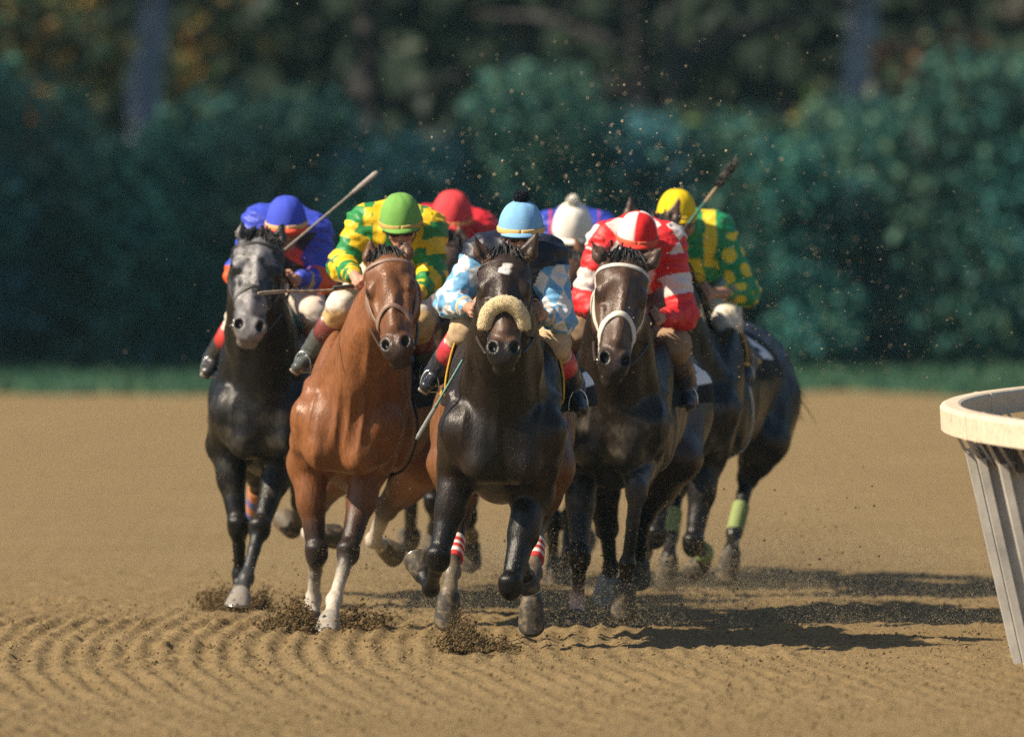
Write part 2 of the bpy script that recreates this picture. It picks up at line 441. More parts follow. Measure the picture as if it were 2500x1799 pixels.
for row, (Y0, dx, off) in enumerate(((129.0, .85, 0), (132.5, 1.3, .6))):
    for X in np.arange(-12 + off, 12.5, dx):
        me, st = SHP[k % 6]; rng = np.random.default_rng(900 + k)
        o = bpy.data.objects.new('shrub', me if False else st); COL.objects.link(o)
        o.location = (X + rng.uniform(-.3, .3), Y0 + rng.uniform(-.5, .5), .15); o.rotation_euler.z = rng.uniform(0, 6.28)
        sc_ = rng.uniform(.85, 1.12) * (1.0 if row == 0 else 1.12); o.scale = (sc_, sc_, sc_ * rng.uniform(.9, 1.1))
        f = bpy.data.objects.new('foliage', me); COL.objects.link(f); f.parent = o
        tag(o, 'leafy shrub of the blurred blue green hedge behind the track' if row == 0 else 'taller shrub behind the front row of the blurred hedge', 'shrub', 'shrubs of the hedge behind the track'); k += 1
# low grass along the verge
n = 26000
gx = rs.uniform(-16, 16, n); gy = 117.4 + 13.6 * rs.random(n) ** 1.15 + 9.0 * (fbm(np.stack([gx, gx * 0, gx * 0], 1), .9, 2, 3) - .5) ; h = rs.uniform(.04, .14, n)
gz = .0 + .05 * sstep(119, 128, gy) - .01
a = rs.uniform(0, 6.28, n); w = rs.uniform(.015, .04, n); lean = rs.normal(0, .06, (n, 2))
base = np.stack([gx, gy, gz], 1); sd = np.stack([np.cos(a) * w, np.sin(a) * w, a * 0], 1); tip = base + np.stack([lean[:, 0], lean[:, 1], h], 1)
v = np.stack([base - sd, base + sd, tip + sd * .2, tip - sd * .2], 1).reshape(-1, 3)
L_grass = leaf_mat('grass_blade', [(0, (.03, .11, .07)), (.6, (.05, .15, .09)), (1, (.12, .18, .08))], trans=.3)
tag(put('grass', mesh_np('grass', v, np.arange(4 * n).reshape(n, 4), L_grass, smooth=False)), 'rough green grass growing along the far edge of the track', 'grass', kind='stuff')

def tree(name, base, H, rad, blobs, nleaf, lsize, lmat, bark, label, group, rng, lean=(0, 0), trunk_r=(.24, .16), limbs=5):
    tr = MB(); b = np.asarray(base, float)
    top = b + V3(lean[0], lean[1], H * .8)
    pts = [b + (top - b) * t + rng.normal(0, .04, 3) * [1, 1, 0] for t in np.linspace(0, 1, 9)]; pts[0][2] -= .3
    tr.tube(pts, [trunk_r[0] * (1.25 if i == 0 else 1) + (trunk_r[1] * .35 - trunk_r[0]) * (i / 8) ** 1.4 for i in range(9)], 12)
    for k in range(limbs):
        t = rng.uniform(.3, .85); p = b + (top - b) * t; a = rng.uniform(0, 6.28); L = rad * rng.uniform(.5, .9)
        tr.tube([p, p + V3(math.cos(a) * L * .5, math.sin(a) * L * .5, .5), p + V3(math.cos(a) * L, math.sin(a) * L, .6 + .5 * rng.random())], [.09, .06, .02], 7)
    t_ = put('tree', tr.mesh('trunk', bark), base=base); t_.name = 'tree'; BASE[t_.name] = b
    cr = put('crown', leaves('crown', blob_points(nleaf, [(b + np.array(c), r) for c, r in blobs], rng, .3), lsize, rng, lmat), parent=t_)
    tag(t_, label, 'tree', group); return t_
L_aut = leaf_mat('autumn_leaf', [(0, (.01, .03, .025)), (.4, (.06, .10, .04)), (.55, (.26, .22, .06)), (.72, (.42, .22, .06)), (.86, (.04, .26, .17)), (.93, (.8, .40, .04)), (1, (.02, .05, .05))], trans=.35)
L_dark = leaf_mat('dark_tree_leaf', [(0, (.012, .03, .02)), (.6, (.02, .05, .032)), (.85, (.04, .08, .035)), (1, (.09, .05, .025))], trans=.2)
L_yel = leaf_mat('yellowing_leaf', [(0, (.02, .055, .02)), (.4, (.10, .2, .05)), (.7, (.3, .36, .07)), (1, (.45, .36, .08))], trans=.3)
L_russ = leaf_mat('russet_leaf', [(0, (.012, .02, .018)), (.5, (.07, .06, .04)), (.75, (.24, .10, .06)), (.9, (.05, .16, .10)), (1, (.3, .26, .12))], trans=.3)
G_t = 'trees behind the hedge'
def bx(u, v, Y, base):                # a crown clump that hangs in front of a trunk, from its place in the wood
    return tuple(P(u, v, Y) - np.asarray(base, float))
r1 = np.random.default_rng(11)
b1 = P(345, 950, 140); b1[2] = 0
tree('t', b1, 11, 4, [(bx(90, 60, 137, b1), (.75, .8, .5)), (bx(230, 150, 137.5, b1), (.45, .6, .4)), (bx(560, 60, 138, b1), (.6, .6, .4)), (bx(450, 330, 137.5, b1), (.35, .5, .3)), (bx(250, 330, 138, b1), (.4, .5, .3)), (bx(120, 230, 137, b1), (.7, .6, .4)), (bx(40, 330, 138, b1), (.6, .6, .35)), (bx(470, 180, 138, b1), (.35, .6, .6)), (bx(520, 290, 137, b1), (.5, .5, .3)), (bx(650, 330, 138, b1), (.35, .4, .25)),
    (bx(200, -250, 139, b1), (2.4, 2, 1.2)), ((0, 0, 8.5), (3.6, 3.2, 2.4)), ((-2.4, -.6, 7), (2, 2, 1.6))], 6500, .27, L_aut, M_bark,
    'tree with grey blue trunk at left and orange autumn leaves', G_t, r1, lean=(.25, 0), trunk_r=(.26, .2), limbs=0)
b2 = P(2075, 950, 142); b2[2] = 0
tree('t', b2, 12, 4, [(bx(2280, 150, 140, b2), (.8, .7, .7)), (bx(2380, 330, 140, b2), (.6, .6, .5)), (bx(2220, 380, 140, b2), (.4, .6, .5)), (bx(2050, -260, 141, b2), (2.6, 2, 1.2)), ((0, 0, 9), (3.8, 3.4, 2.6))], 4600, .26, L_russ, M_bark,
    'tree with dark blue grey trunk at right and russet leaves', G_t, r1, lean=(.3, 0), trunk_r=(.27, .2), limbs=0)
b3 = P(1640, 950, 141); b3[2] = 0
tree('t', b3, 8, 3, [(bx(1720, 350, 138, b3), (.55, .5, .28)), (bx(1850, 350, 138, b3), (.4, .4, .22)), (bx(2000, 290, 138.5, b3), (.28, .4, .38)), (bx(1640, 330, 139, b3), (.4, .4, .3)), ((0, 0, 6.5), (2.2, 2, 1.6))], 2400, .18, L_yel, M_bark2,
    'small tree with yellow green leaves left of the right hand trunk', G_t, r1, trunk_r=(.1, .07), limbs=7)
b4 = P(900, 950, 145); b4[2] = 0
tree('t', b4, 12, 4, [(bx(760, 90, 142, b4), (.8, .7, .5)), (bx(1000, 60, 142, b4), (1.0, .7, .5)), (bx(1200, 140, 142, b4), (.7, .7, .4)), (bx(850, 250, 142, b4), (.4, .5, .3)), (bx(900, -280, 144, b4), (3, 2, 1.4)), ((0, 0, 9), (4, 3.4, 2.8))], 3800, .2, L_dark, M_bark2,
    'dark tree with hanging leaves above the red cap', G_t, r1, trunk_r=(.2, .15))
b5 = P(1560, 950, 148); b5[2] = 0
tree('t', b5, 13, 4, [(bx(1600, 110, 143, b5), (.9, .7, .45)), (bx(1480, 230, 143, b5), (.8, .7, .3)), (bx(1800, 180, 143, b5), (.8, .7, .35)), (bx(1700, -260, 146, b5), (3, 2, 1.4)), ((0, 0, 9.5), (4, 3.6, 2.8))], 3800, .2, L_dark, M_bark2,
    'dark tree with layered boughs above the white and yellow caps', G_t, r1, trunk_r=(.2, .15))
for (u, Y, lb) in ((-420, 146, 'dark tree just past the left edge of the picture'), (2900, 146, 'dark tree just past the right edge of the picture')):
    bb = P(u, 950, Y); bb[2] = 0
    tree('t', bb, 13, 4, [((0, -1, 4), (2.6, 2, 1.8)), ((0, 0, 9), (4, 3.6, 3))], 3600, .26, L_dark, M_bark2, lb, G_t, r1)
# a spray of orange leaves hanging clear at the far left
sp_c = P(88, 285, 136.5)
ob_t = [o for o in COL.objects if o.get('label', '').startswith('tree with grey blue trunk')][0]
L_or = leaf_mat('orange_leaf', [(0, (.80, .34, .02)), (1, (.92, .50, .05))], trans=.4)
put('orange_spray', leaves('orange_spray', blob_points(120, [(sp_c + V3(.03, 0, .1), (.10, .1, .2)), (sp_c + V3(-.04, 0, -.12), (.07, .1, .14))], r1, .0), .19, r1, L_or), parent=ob_t)
# slender pale saplings in the hedge
for u, v0, Y, lb in ((190, 360, 129.2, 'thin pale sapling standing in the hedge at far left'), (905, 380, 129.0, 'thin pale sapling in the hedge behind the green cap'), (1580, 820, 129, 'short pale sapling in the hedge behind the yellow cap')):
    pb = P(u, 905, Y); pt = P(u + 15, v0, Y); sp = MB()
    sp.tube([pb, pb * .6 + pt * .4 + V3(.05, 0, 0), pt], [.045, .035, .012], 7)
    s_ = put('sapling', sp.mesh('sapling', M_bark), base=pb)
    put('foliage', leaves('foliage', blob_points(260, [(pb * .3 + pt * .7, (.3, .3, .8))], r1, .1), .12, r1, L_hedge[2]), parent=s_)
    tag(s_, lb, 'sapling')
# tall trees to the left of the picture, between the low sun and the hedge
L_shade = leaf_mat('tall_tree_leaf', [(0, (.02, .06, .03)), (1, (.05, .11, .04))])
r2 = np.random.default_rng(21)
for i, (X, Y, H) in enumerate(((-24, 130, 19), (-30, 127, 22), (-34, 131, 25), (-42, 127, 27), (-48, 131, 30), (-20, 127, 15), (-38, 124, 24), (-27, 120, 22), (-35, 116, 27), (-19, 123, 15))):
    H *= 1.3
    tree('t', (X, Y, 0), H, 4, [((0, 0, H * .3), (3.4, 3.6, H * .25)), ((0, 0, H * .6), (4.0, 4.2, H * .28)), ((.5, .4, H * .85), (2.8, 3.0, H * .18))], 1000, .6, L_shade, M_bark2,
         'tall tree left of the picture that shades the hedge', 'tall trees left of the picture', r2, trunk_r=(.3, .2))
# the wood behind, one dark mass, on rising ground
n = 30000
C = np.stack([rs.uniform(-45, 45, n), rs.uniform(152, 168, n), rs.uniform(0, 1, n) ** .8 * 17], 1)
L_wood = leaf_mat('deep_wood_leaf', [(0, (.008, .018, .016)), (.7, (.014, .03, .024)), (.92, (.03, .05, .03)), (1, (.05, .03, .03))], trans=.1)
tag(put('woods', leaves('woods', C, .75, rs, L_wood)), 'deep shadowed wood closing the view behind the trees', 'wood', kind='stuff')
hx = np.linspace(-300, 300, 61); hy = np.linspace(170, 420, 30)
gx, gy = np.meshgrid(hx, hy, indexing='ij'); pz = np.stack([gx.ravel(), gy.ravel(), gx.ravel() * 0], 1)
pz[:, 2] = -.3 + 34 * sstep(170, 215, pz[:, 1]) + 6 * (vnoise(pz, .02, 3) - .5)
ii = np.arange(gx.size).reshape(gx.shape); quads = np.stack([ii[:-1, :-1].ravel(), ii[1:, :-1].ravel(), ii[1:, 1:].ravel(), ii[:-1, 1:].ravel()], 1)
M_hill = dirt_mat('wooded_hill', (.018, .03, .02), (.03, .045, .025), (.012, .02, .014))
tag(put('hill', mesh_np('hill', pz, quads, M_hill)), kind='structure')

# ------------------------------------------------------------------ the inner running rail on its leaning posts
M_rail = flat_mat('weathered_white_paint', (.66, .55, .41), .6, .3, var=.2, nscale=14, bscale=60, bstr=.35)
t_ = M_rail.node_tree; b_ = t_.nodes['Principled BSDF']; src = b_.inputs['Base Color'].links[0].from_socket
st_ = ramp(t_, noise(t_, 26, 6, .75), [(.56, (0, 0, 0)), (.66, (1, 1, 1))])
t_.links.new(mixc(t_, 'MIX', st_, src, (.20, .14, .085)), b_.inputs['Base Color'])
M_post = flat_mat('galvanised_post', (.47, .44, .39), .8, .3, var=.4, nscale=5, bscale=50, bstr=.15)
RC = np.array([1.955 + 24.5, 50.2]); RR = 24.5
def ring(phi, rad): return np.array([RC[0] - rad * math.cos(phi), RC[1] + rad * math.sin(phi)])
rail = MB(); prof = [(-.045, -.112), (-.05, -.015), (-.043, -.004), (-.03, .002), (.03, .002), (.043, -.004), (.05, -.015), (.045, -.112)]
RZ = 1.14
phis = np.linspace(R(-24), R(30), 120)
vs = []; fs = []
for ph in phis:
    for dr, dz in prof:
        q = ring(ph, RR - dr); vs.append((q[0], q[1], RZ + dz))
m_ = len(prof)
for i in range(len(phis) - 1):
    for j in range(m_): fs.append((i * m_ + j, i * m_ + (j + 1) % m_, (i + 1) * m_ + (j + 1) % m_, (i + 1) * m_ + j))
rail.add(vs, fs)
rl = put('running_rail', rail.mesh('running_rail', M_rail, smooth=False), base=(*ring(0, RR - .28), 0))
tag(rl, 'white running rail on leaning grey posts bending round the turn at right', 'rail')
for ph in (R(-3.2), R(8.5), R(19)):   # joint collars between rail lengths
    jm = MB(); vs = []
    for pp in (ph - .0018, ph + .0018):
        for dr, dz in prof:
            q = ring(pp, RR - dr * 1.08); vs.append((q[0], q[1], RZ + dz * 1.03 + .002))
    jm.add(vs, [(j, (j + 1) % m_, m_ + (j + 1) % m_, m_ + j) for j in range(m_)] + [tuple(range(m_)), tuple(range(2 * m_ - 1, m_ - 1, -1))])
    put('rail_joint', jm.mesh('rail_joint', M_rail, smooth=False), parent=rl)
gap_strip = MB(); vs = []  # dark strip added where only shade shows under the rail
for ph in phis:
    for dr, dz in ((-.02, -.13), (-.02, -.24), (.03, -.24), (.03, -.13)):
        q = ring(ph, RR - .15 - dr); vs.append((q[0], q[1], RZ + dz))
gap_strip.add(vs, [(i * 4 + j, i * 4 + (j + 1) % 4, i * 4 + 4 + (j + 1) % 4, i * 4 + 4 + j) for i in range(len(phis) - 1) for j in range(4)])
put('rail_gap_shade', gap_strip.mesh('rail_gap_shade', flat_mat('gap_shade_dark', (.05, .035, .028), .8, .2), smooth=False), parent=rl)
step = 1.0 / RR
for i in range(-10, 14):
    ph = i * step + .012
    rad_in = np.array([math.cos(ph), -math.sin(ph), 0]); tg = np.array([math.sin(ph), math.cos(ph), 0])
    def at(off, z): q = ring(ph, RR - off); return np.array([q[0], q[1], z])
    pm = MB()
    a0, a1 = at(.075, .93), at(.32, -.15)                # outer edge of the leaning channel, top and foot
    w = .145
    for (o0, o1, th) in ((0, w, .006),):                 # web
        c = [a0 + rad_in * o0, a0 + rad_in * o1 + V3(0, 0, .03), a1 + rad_in * o1, a1 + rad_in * o0]
        pm.add([p + tg * s_ * th for s_ in (-1, 1) for p in c], [(0, 1, 2, 3), (7, 6, 5, 4), (0, 4, 5, 1), (1, 5, 6, 2), (2, 6, 7, 3), (3, 7, 4, 0)])
    for o in (0, w):                                     # the two flanges
        c0 = a0 + rad_in * o + V3(0, 0, .03 if o else 0); c1 = a1 + rad_in * o
        pm.add([p + rad_in * s_ + tg * d for p in (c0, c1) for s_ in (-.018, .018) for d in (-.05, .006)],
               [(0, 2, 3, 1), (4, 5, 7, 6), (0, 1, 5, 4), (2, 6, 7, 3), (0, 4, 6, 2), (1, 3, 7, 5)])
    pst = put('post', pm.mesh('post', M_post, smooth=False), parent=rl)
    am = MB()
    for o in (.012, .07):
        c0 = a0 + rad_in * o + V3(0, 0, -.05); c1 = at(-.02 + o * .6, RZ - .075)
        am.add([p + rad_in * s_ + tg * d for p in (c0, c1) for s_ in (-.006, .006) for d in (-.018, .018)],
               [(0, 2, 3, 1), (4, 5, 7, 6), (0, 1, 5, 4), (2, 6, 7, 3), (0, 4, 6, 2), (1, 3, 7, 5)])
    am.mesh  # arms carrying the rail
    put('arm', am.mesh('arm', M_rail, smooth=False), parent=pst)

# ------------------------------------------------------------------ racehorses
def coat_finish(m):
    t = m.node_tree; b = t.nodes['Principled BSDF']
    r_ = ramp(t, noise(t, 6, 5, .65), [(.3, (.24,) * 3), (.7, (.44,) * 3)]); t.links.new(r_, b.inputs['Roughness'])
    n1 = noise(t, 16, 4, .6, stretch=(1, 1, .35)); n2 = noise(t, 150, 3, .7, stretch=(1, 1, .2))
    mm = t.nodes.new('ShaderNodeMath'); mm.operation = 'MULTIPLY_ADD'; mm.inputs[1].default_value = .30; t.links.new(n2, mm.inputs[0]); t.links.new(n1, mm.inputs[2])
    bump(t, b, mm.outputs[0], .38, .020)
M_coat = vcol_mat('horse_coat', .46, .30, .38, 75, 120, 0, .004, stretch=(1, 1, .28), speck=(95, .10, (.30, .22, .12)), sheen=.0, dirt=(9, .62, .035, (.22, .16, .085)))
coat_finish(M_coat)
M_hoof = vcol_mat('hoof_horn', .6, .35, .3, 50, 80, .2, dirt=(22, .50, .6, (.24, .18, .10)))
M_hair = vcol_mat('horse_hair', .45, .4, .3, 80, 150, .2)
M_strap = vcol_mat('bridle_leather', .5, .45, .25, 60, 90, .2)
M_metal = flat_mat('bit_steel', (.6, .58, .54), .3, .5, 1.0, .1, 30, 60, .05)
M_fleece = vcol_mat('sheepskin', .95, .1, .25, 60, 180, 1.0, .012, sheen=.5)
M_cloth = vcol_mat('cloth_panel', .8, .2, .12, 60, 120, .25)
M_eye, _t, _b = new_mat('dark_eye'); _b.inputs['Base Color'].default_value = (.012, .008, .006, 1); _b.inputs['Roughness'].default_value = .08

class Horse: pass
HG = 'racehorses galloping in the pack'
def solve(prev, u, v, Y0, d):
    return P(u, v, Y0 + d)

def glyph(kind, x, y):                # is the point of the number cloth inside the painted numeral (x, y from -1 to 1)
    x = np.asarray(x, float); y = np.asarray(y, float)
    def bar(x0, y0, x1, y1, w=.26):
        d = np.array([x1 - x0, y1 - y0]); L2 = d @ d; t = np.clip(((x - x0) * d[0] + (y - y0) * d[1]) / L2, 0, 1)
        return np.maximum(np.abs(x - x0 - t * d[0]), np.abs(y - y0 - t * d[1])) < w
    if kind == '1': return bar(.05, -.75, .05, .75) | bar(-.3, .55, .0, .75, .2) | bar(-.35, -.75, .45, -.75, .2)
    if kind == '2': return bar(-.45, .75, .45, .75, .22) | bar(.45, .75, .45, .05, .22) | bar(.45, 0, -.45, 0, .22) | bar(-.45, 0, -.45, -.75, .22) | bar(-.45, -.75, .5, -.75, .22)
    if kind == '3': return bar(-.45, .75, .42, .75, .22) | bar(.42, .75, .42, -.75, .24) | bar(-.3, 0, .42, 0, .2) | bar(-.45, -.75, .42, -.75, .22)
    if kind == '5': return bar(.45, .75, -.42, .75, .22) | bar(-.42, .75, -.42, .05, .22) | bar(-.42, .05, .45, .05, .22) | bar(.45, .05, .45, -.75, .22) | bar(.45, -.75, -.45, -.75, .22)
    return x > 9

def make_horse(s):
    h = Horse(); Y0 = s['Y']; yaw = R(s.get('yaw', 0)); lean = R(s.get('lean', 0))
    hc, bk = s['coat'], s.get('points', (.006, .0055, .0055))
    belly = s.get('flank', hc)
    O = P(s['chest'][0], s['chest'][1], Y0)               # breast between the points of the shoulders
    cl, sl_ = math.cos(lean), math.sin(lean); cy, sy = math.cos(yaw), math.sin(yaw)
    rx = nrm((cy * cl, -sy * cl, -sl_)); ry = nrm((sy, cy, 0)); rz = np.cross(rx, ry)
    if rz[2] < 0: rz = -rz
    F = np.stack([rx, ry, rz])
    def T(x, y, z): return O + rx * x + ry * y + rz * z
    def rotx(a):
        c, s_ = math.cos(R(a)), math.sin(R(a)); return np.stack([rx, ry * c + rz * s_, -ry * s_ + rz * c])
    B = Body(); k = .05
    W = s.get('girth', 1.0)
    # trunk
    m1_ = T(0, .0, .10)
    B.ell(T(0, .32, .0), (.218 * W, .42, .37), F, .06, hc)
    B.ell(T(0, .85, .02), (.272 * W, .62, .345), F, .08, belly)
    B.ell(T(0, 1.32, .1), (.245 * W, .42, .27), F, .08, belly)
    B.ell(T(0, 1.62, .12), (.26 * W, .38, .28), F, .08, belly)
    B.cap(T(0, .18, .28), T(0, .72, .34), .075, .06, .08, hc)
    for sd in (-1, 1):
        B.ell(T(sd * .165 * W, .2, .08), (.084, .20, .33), rotx(-20), .05, hc)
        B.ell(T(sd * .20 * W, .42, -.08), (.075, .17, .17), rotx(-20), .05, hc)
        B.ell(T(sd * .092, -.055, -.10), (.108, .12, .165), F, .03, hc)
        B.ell(T(sd * .165 * W, .0, -.03), (.085, .10, .12), F, .06, hc)
        B.ell(T(sd * .17 * W, 1.66, -.06), (.135, .27, .31), rotx(12), .06, belly)
        B.ell(T(sd * .15 * W, 1.85, .0), (.10, .13, .24), F, .06, belly)
    B.cap(T(0, -.05, .12), T(0, -.06, -.20), .05, .045, .08, hc)
    for sd in (-1, 1):                                    # breast muscles, set off by their creases
        B.ell(T(sd * .092, -.085, -.165), (.084, .098, .105), F, .016, hc); B.ell(T(sd * .10, -.06, -.05), (.085, .09, .10), F, .03, hc)
        B.cap(T(sd * .205 * W, .03, .12), T(sd * .16, -.02, -.16), .05, .05, .025, hc)
    # head
    po = P(s['poll'][0], s['poll'][1], Y0 + s.get('pdy', -.42)); mu = P(s['muz'][0], s['muz'][1], Y0 + s.get('pdy', -.42) + s.get('mdy', -.27))
    L = np.linalg.norm(mu - po); ax = (mu - po) / L
    lat = nrm(np.cross((0, -1, 0), ax)); n = nrm(np.cross(ax, lat))
    fy = R(s.get('fyaw', 0)); lat, n = nrm(lat * math.cos(fy) + n * math.sin(fy)), nrm(n * math.cos(fy) - lat * math.sin(fy))
    q = L / .62
    WD = s.get('headw', 1.2)
    def H(a, b, c): return po + (lat * a * WD + ax * b + n * c) * q        # across, down the face, out of the face
    HWv = np.array([WD, 1, 1])
    FH = np.stack([lat, ax, n])
    fc, mc = s.get('face', hc), s.get('muzzle', (.02, .018, .018))
    # neck
    m1 = T(0, .10, .06); top = H(0, .06, -.13)
    mid = m1 * .48 + top * .52 + rz * .035
    B.cap(m1, mid, .285, .205, .08, hc, flat=(rx, .68)); B.cap(mid, top, .205, .140, .06, hc, flat=(nrm(rx + lat), .66))
    for sd in (-1, 1):                                    # strap muscles down the underside of the neck
        B.cap(H(sd * .045, .20, -.15), T(sd * .07, -.03, .06), .050, .060, .045, hc)
        B.cap(H(sd * .060, .14, -.15), T(sd * .15, .02, .12), .055, .065, .045, hc)
    B.cap(m1 + rz * .20 + ry * .06, top + n * .02 - ax * .02, .06, .055, .06, hc)
    e = len(B.p)
    B.ell(H(0, .085, -.035), np.array((.110, .12, .098)) * q * HWv, FH, .03, fc)
    B.cap(H(0, .10, -.035), H(0, .36, -.028), .096 * q, .070 * q, .03, fc, flat=(lat, .93 * WD))
    B.cap(H(0, .34, -.028), H(0, .50, -.03),   .070 * q, .063 * q, .03, fc, flat=(lat, .98 * WD))
    B.cap(H(0, .14, .038), H(0, .44, .022), .046 * q, .034 * q, .03, fc)
    for sd in (-1, 1):
        B.ell(H(sd * .086, .185, -.008), np.array((.026, .044, .038)) * q * HWv, FH, .03, fc)          # orbit
        B.ell(H(sd * .066, .235, -.10), np.array((.045, .12, .085)) * q * HWv, FH, .03, fc)           # jowl
        B.cap(H(sd * .070, .27, .0), H(sd * .060, .40, -.012), .020 * q, .014 * q, .02, fc)     # facial crest
        B.ell(H(sd * .040, .535, .008), np.array((.034, .046, .036)) * q * HWv, FH, .025, mc)          # nostril wing
        B.cap(H(sd * .040, .14, .034), H(sd * .076, .165, .016), .016 * q, .014 * q, .02, fc)
    B.cap(H(0, .26, -.12), H(0, .53, -.075), .052 * q, .034 * q, .03, fc)                       # lower jaw
    B.ell(H(0, .568, -.026), np.array((.060, .062, .054)) * q * HWv, FH, .03, mc)                     # upper lip
    B.ell(H(0, .600, -.072), np.array((.045, .042, .038)) * q * HWv, FH, .014, mc)                    # chin
    for sd in (-1, 1):
        B.ell(H(sd * .046, .542, .036), np.array((.017, .030, .030)) * q * HWv, np.stack([nrm(lat + sd * ax * .35), nrm(ax - sd * lat * .35), n]), .012, mc, sub=True)
        B.ell(H(sd * .108, .194, .002), np.array((.012, .019, .016)) * q * HWv, FH, .008, fc, sub=True)
    B.cap(H(-.05, .598, -.046), H(.05, .598, -.046), .007 * q, .007 * q, .01, mc, sub=True)
    # ears
    for sd, key in ((-1, 'earL'), (1, 'earR')):
        b0 = H(sd * .062, .012, -.03)
        tip = P(*s[key], b0[1] - .01) if key in s else H(sd * .10, -.15, -.03)
        d = tip - b0; fwd = nrm(n + lat * sd * .15); m_ = b0 + d * .42 + nrm(lat) * sd * .012
        B.cap(b0, m_, .030 * q, .037 * q, .02, s.get('ear', fc), flat=(fwd, .6)); B.cap(m_, tip, .036 * q, .006, .012, s.get('ear', fc), flat=(fwd, .55))
        B.cap(b0 + d * .18 + fwd * .027, b0 + d * .74 + fwd * .022, .015, .009, .012, (.02, .015, .013), sub=True)
    # legs
    h.hoof = []; h.legs = {}
    FLv, HLv = s.get('front', {}), s.get('hind', {})
    for sd, key in ((-1, 'L'), (1, 'R')):
        sp = T(sd * .175 * W, -.02, -.02)
        lg = FLv.get(key, {})
        el = P(*lg['elbow'][:2], Y0 + lg['elbow'][2]) if 'elbow' in lg else T(sd * .155 * W, .20, -.23)
        if 'knee' in lg: kn, ft, co, to = [P(a, b, Y0 + c) for a, b, c in (lg['knee'], lg['fet'], lg['cor'], lg['toe'])]
        else: kn, ft, co, to = T(sd * .14, .1, -.64), T(sd * .14, .22, -.9), T(sd * .14, .2, -.99), T(sd * .14, .17, -1.06)
        cn = lg.get('cannon', bk); pa = lg.get('pastern', cn); fa = lg.get('forearm', hc); kc = lg.get('kneec', bk)
        B.cap(sp, el, .11, .095, .06, hc)
        md = el * .55 + kn * .45
        B.cap(el, md, .090, .065, .05, mix(fa, kc, .15)); B.cap(md, kn, .065, .043, .03, mix(fa, kc, .9))
        B.ell(el * .68 + kn * .32 + V3(0, -.03, 0), (.062, .06, .10), None, .04, fa)
        B.ell(kn, (.056, .054, .066), None, .02, kc)
        B.ell(kn + V3(0, -.015, .03), (.053, .045, .035), None, .02, kc)
        cd = nrm(ft - kn); up_ = nrm(kn - el)
        back = nrm(np.cross(np.cross(cd, ry), cd)) if abs(cd @ ry) < .95 else rz
        c1 = kn + (ft - kn) * lg.get('sock', .42); B.cap(kn + cd * .03, c1, .038, .031, .02, kc); B.cap(c1, ft, .031, .030, .015, cn); B.cap(c1 + back * .02, ft + back * .018, .019, .019, .015, cn); B.cap(kn + cd * .05 + back * .022, c1 + back * .02, .019, .019, .015, kc)
        B.ell(ft, (.042, .044, .043), None, .02, pa); B.ell(ft + back * .025, .027, None, .02, pa)
        B.cap(ft, co, .032, .036, .015, pa)
        h.hoof.append((co, to, -ry, lg.get('hoof', (.05, .042, .034)), lg.get('hang', False))); h.legs['f' + key] = (el, kn, ft, co)
        B.ell(co, .040, None, .015, pa)
    for sd, key in ((-1, 'L'), (1, 'R')):
        lg = HLv.get(key, {})
        st = T(sd * .20 * W, 1.34, -.22); hp = T(sd * .16, 1.62, .0)
        if 'hock' in lg: hk, ft, co, to = [P(a, b, Y0 + c) for a, b, c in (lg['hock'], lg['fet'], lg['cor'], lg['toe'])]
        else: hk, ft, co, to = T(sd * .14, 1.75, -.52), T(sd * .14, 1.95, -.78), T(sd * .14, 2.05, -.83), T(sd * .14, 2.12, -.82)
        cn = lg.get('cannon', bk); pa = lg.get('pastern', cn)
        B.cap(hp, st, .17, .12, .08, belly); md = st * .5 + hk * .5 + ry * .03
        B.cap(st, md, .13, .095, .05, belly); B.cap(md, hk, .092, .054, .03, mix(belly, bk, .75))
        B.cap(hk * .75 + md * .25 + ry * .05, hk + ry * .035 - (ft - hk) * .08, .018, .026, .03, bk)
        B.ell(hk, (.058, .066, .068), None, .02, bk)
        cd = nrm(ft - hk); back = nrm(np.cross(np.cross(cd, ry), cd)) if abs(cd @ ry) < .95 else rz
        B.cap(hk, ft, .042, .032, .02, cn); B.cap(hk + back * .025, ft + back * .02, .022, .019, .015, cn)
        B.ell(ft, (.044, .046, .045), None, .02, pa); B.ell(ft + back * .025, .028, None, .02, pa)
        B.cap(ft, co, .031, .037, .015, pa); B.ell(co, .041, None, .015, pa)
        h.hoof.append((co, to, -ry, lg.get('hoof', (.045, .04, .034)), lg.get('hang', False))); h.legs['h' + key] = (st, hk, ft, co)
    B.cap(T(0, 1.86, .2), T(0, 2.02, .12), .05, .03, .05, bk)     # dock
    vox = s.get('vox', .0095)
    V, Q = B.build(vox, 2)
    C = B.colour(V, .022)
    Nn = vnormals(V, Q); rel = (V - O) @ F.T; trunk = sstep(-.30, -.22, rel[:, 2]) * sstep(-.62, -.30, (po - V) @ rz * 0 + rel[:, 1] + .25)
    sin_ = 1 - np.abs(2 * vnoise(rel * [1, .7, .22] + s['seed'], 15, 61) - 1); vein = sstep(.90, .98, 1 - np.abs(2 * vnoise(rel + .03 * vnoise(rel, 14, 5)[:, None], 6.5, 62) - 1))
    V = V + Nn * (trunk * ((sin_ - .5) * .016 + (fbm(rel * [1, 1, .5], 9, 63, 2) - .5) * .010))[:, None]
    # coat: mottling, darker ridge, markings, painted front shade
    hx = (V - po) @ FH.T / q
    C = C * (1 + .25 * (fbm(V, 7, 5, 2) - .5))[:, None]
    onface = (np.abs(hx[:, 0]) < .14) & (hx[:, 1] > -.02) & (hx[:, 1] < .64) & (hx[:, 2] > -.2)
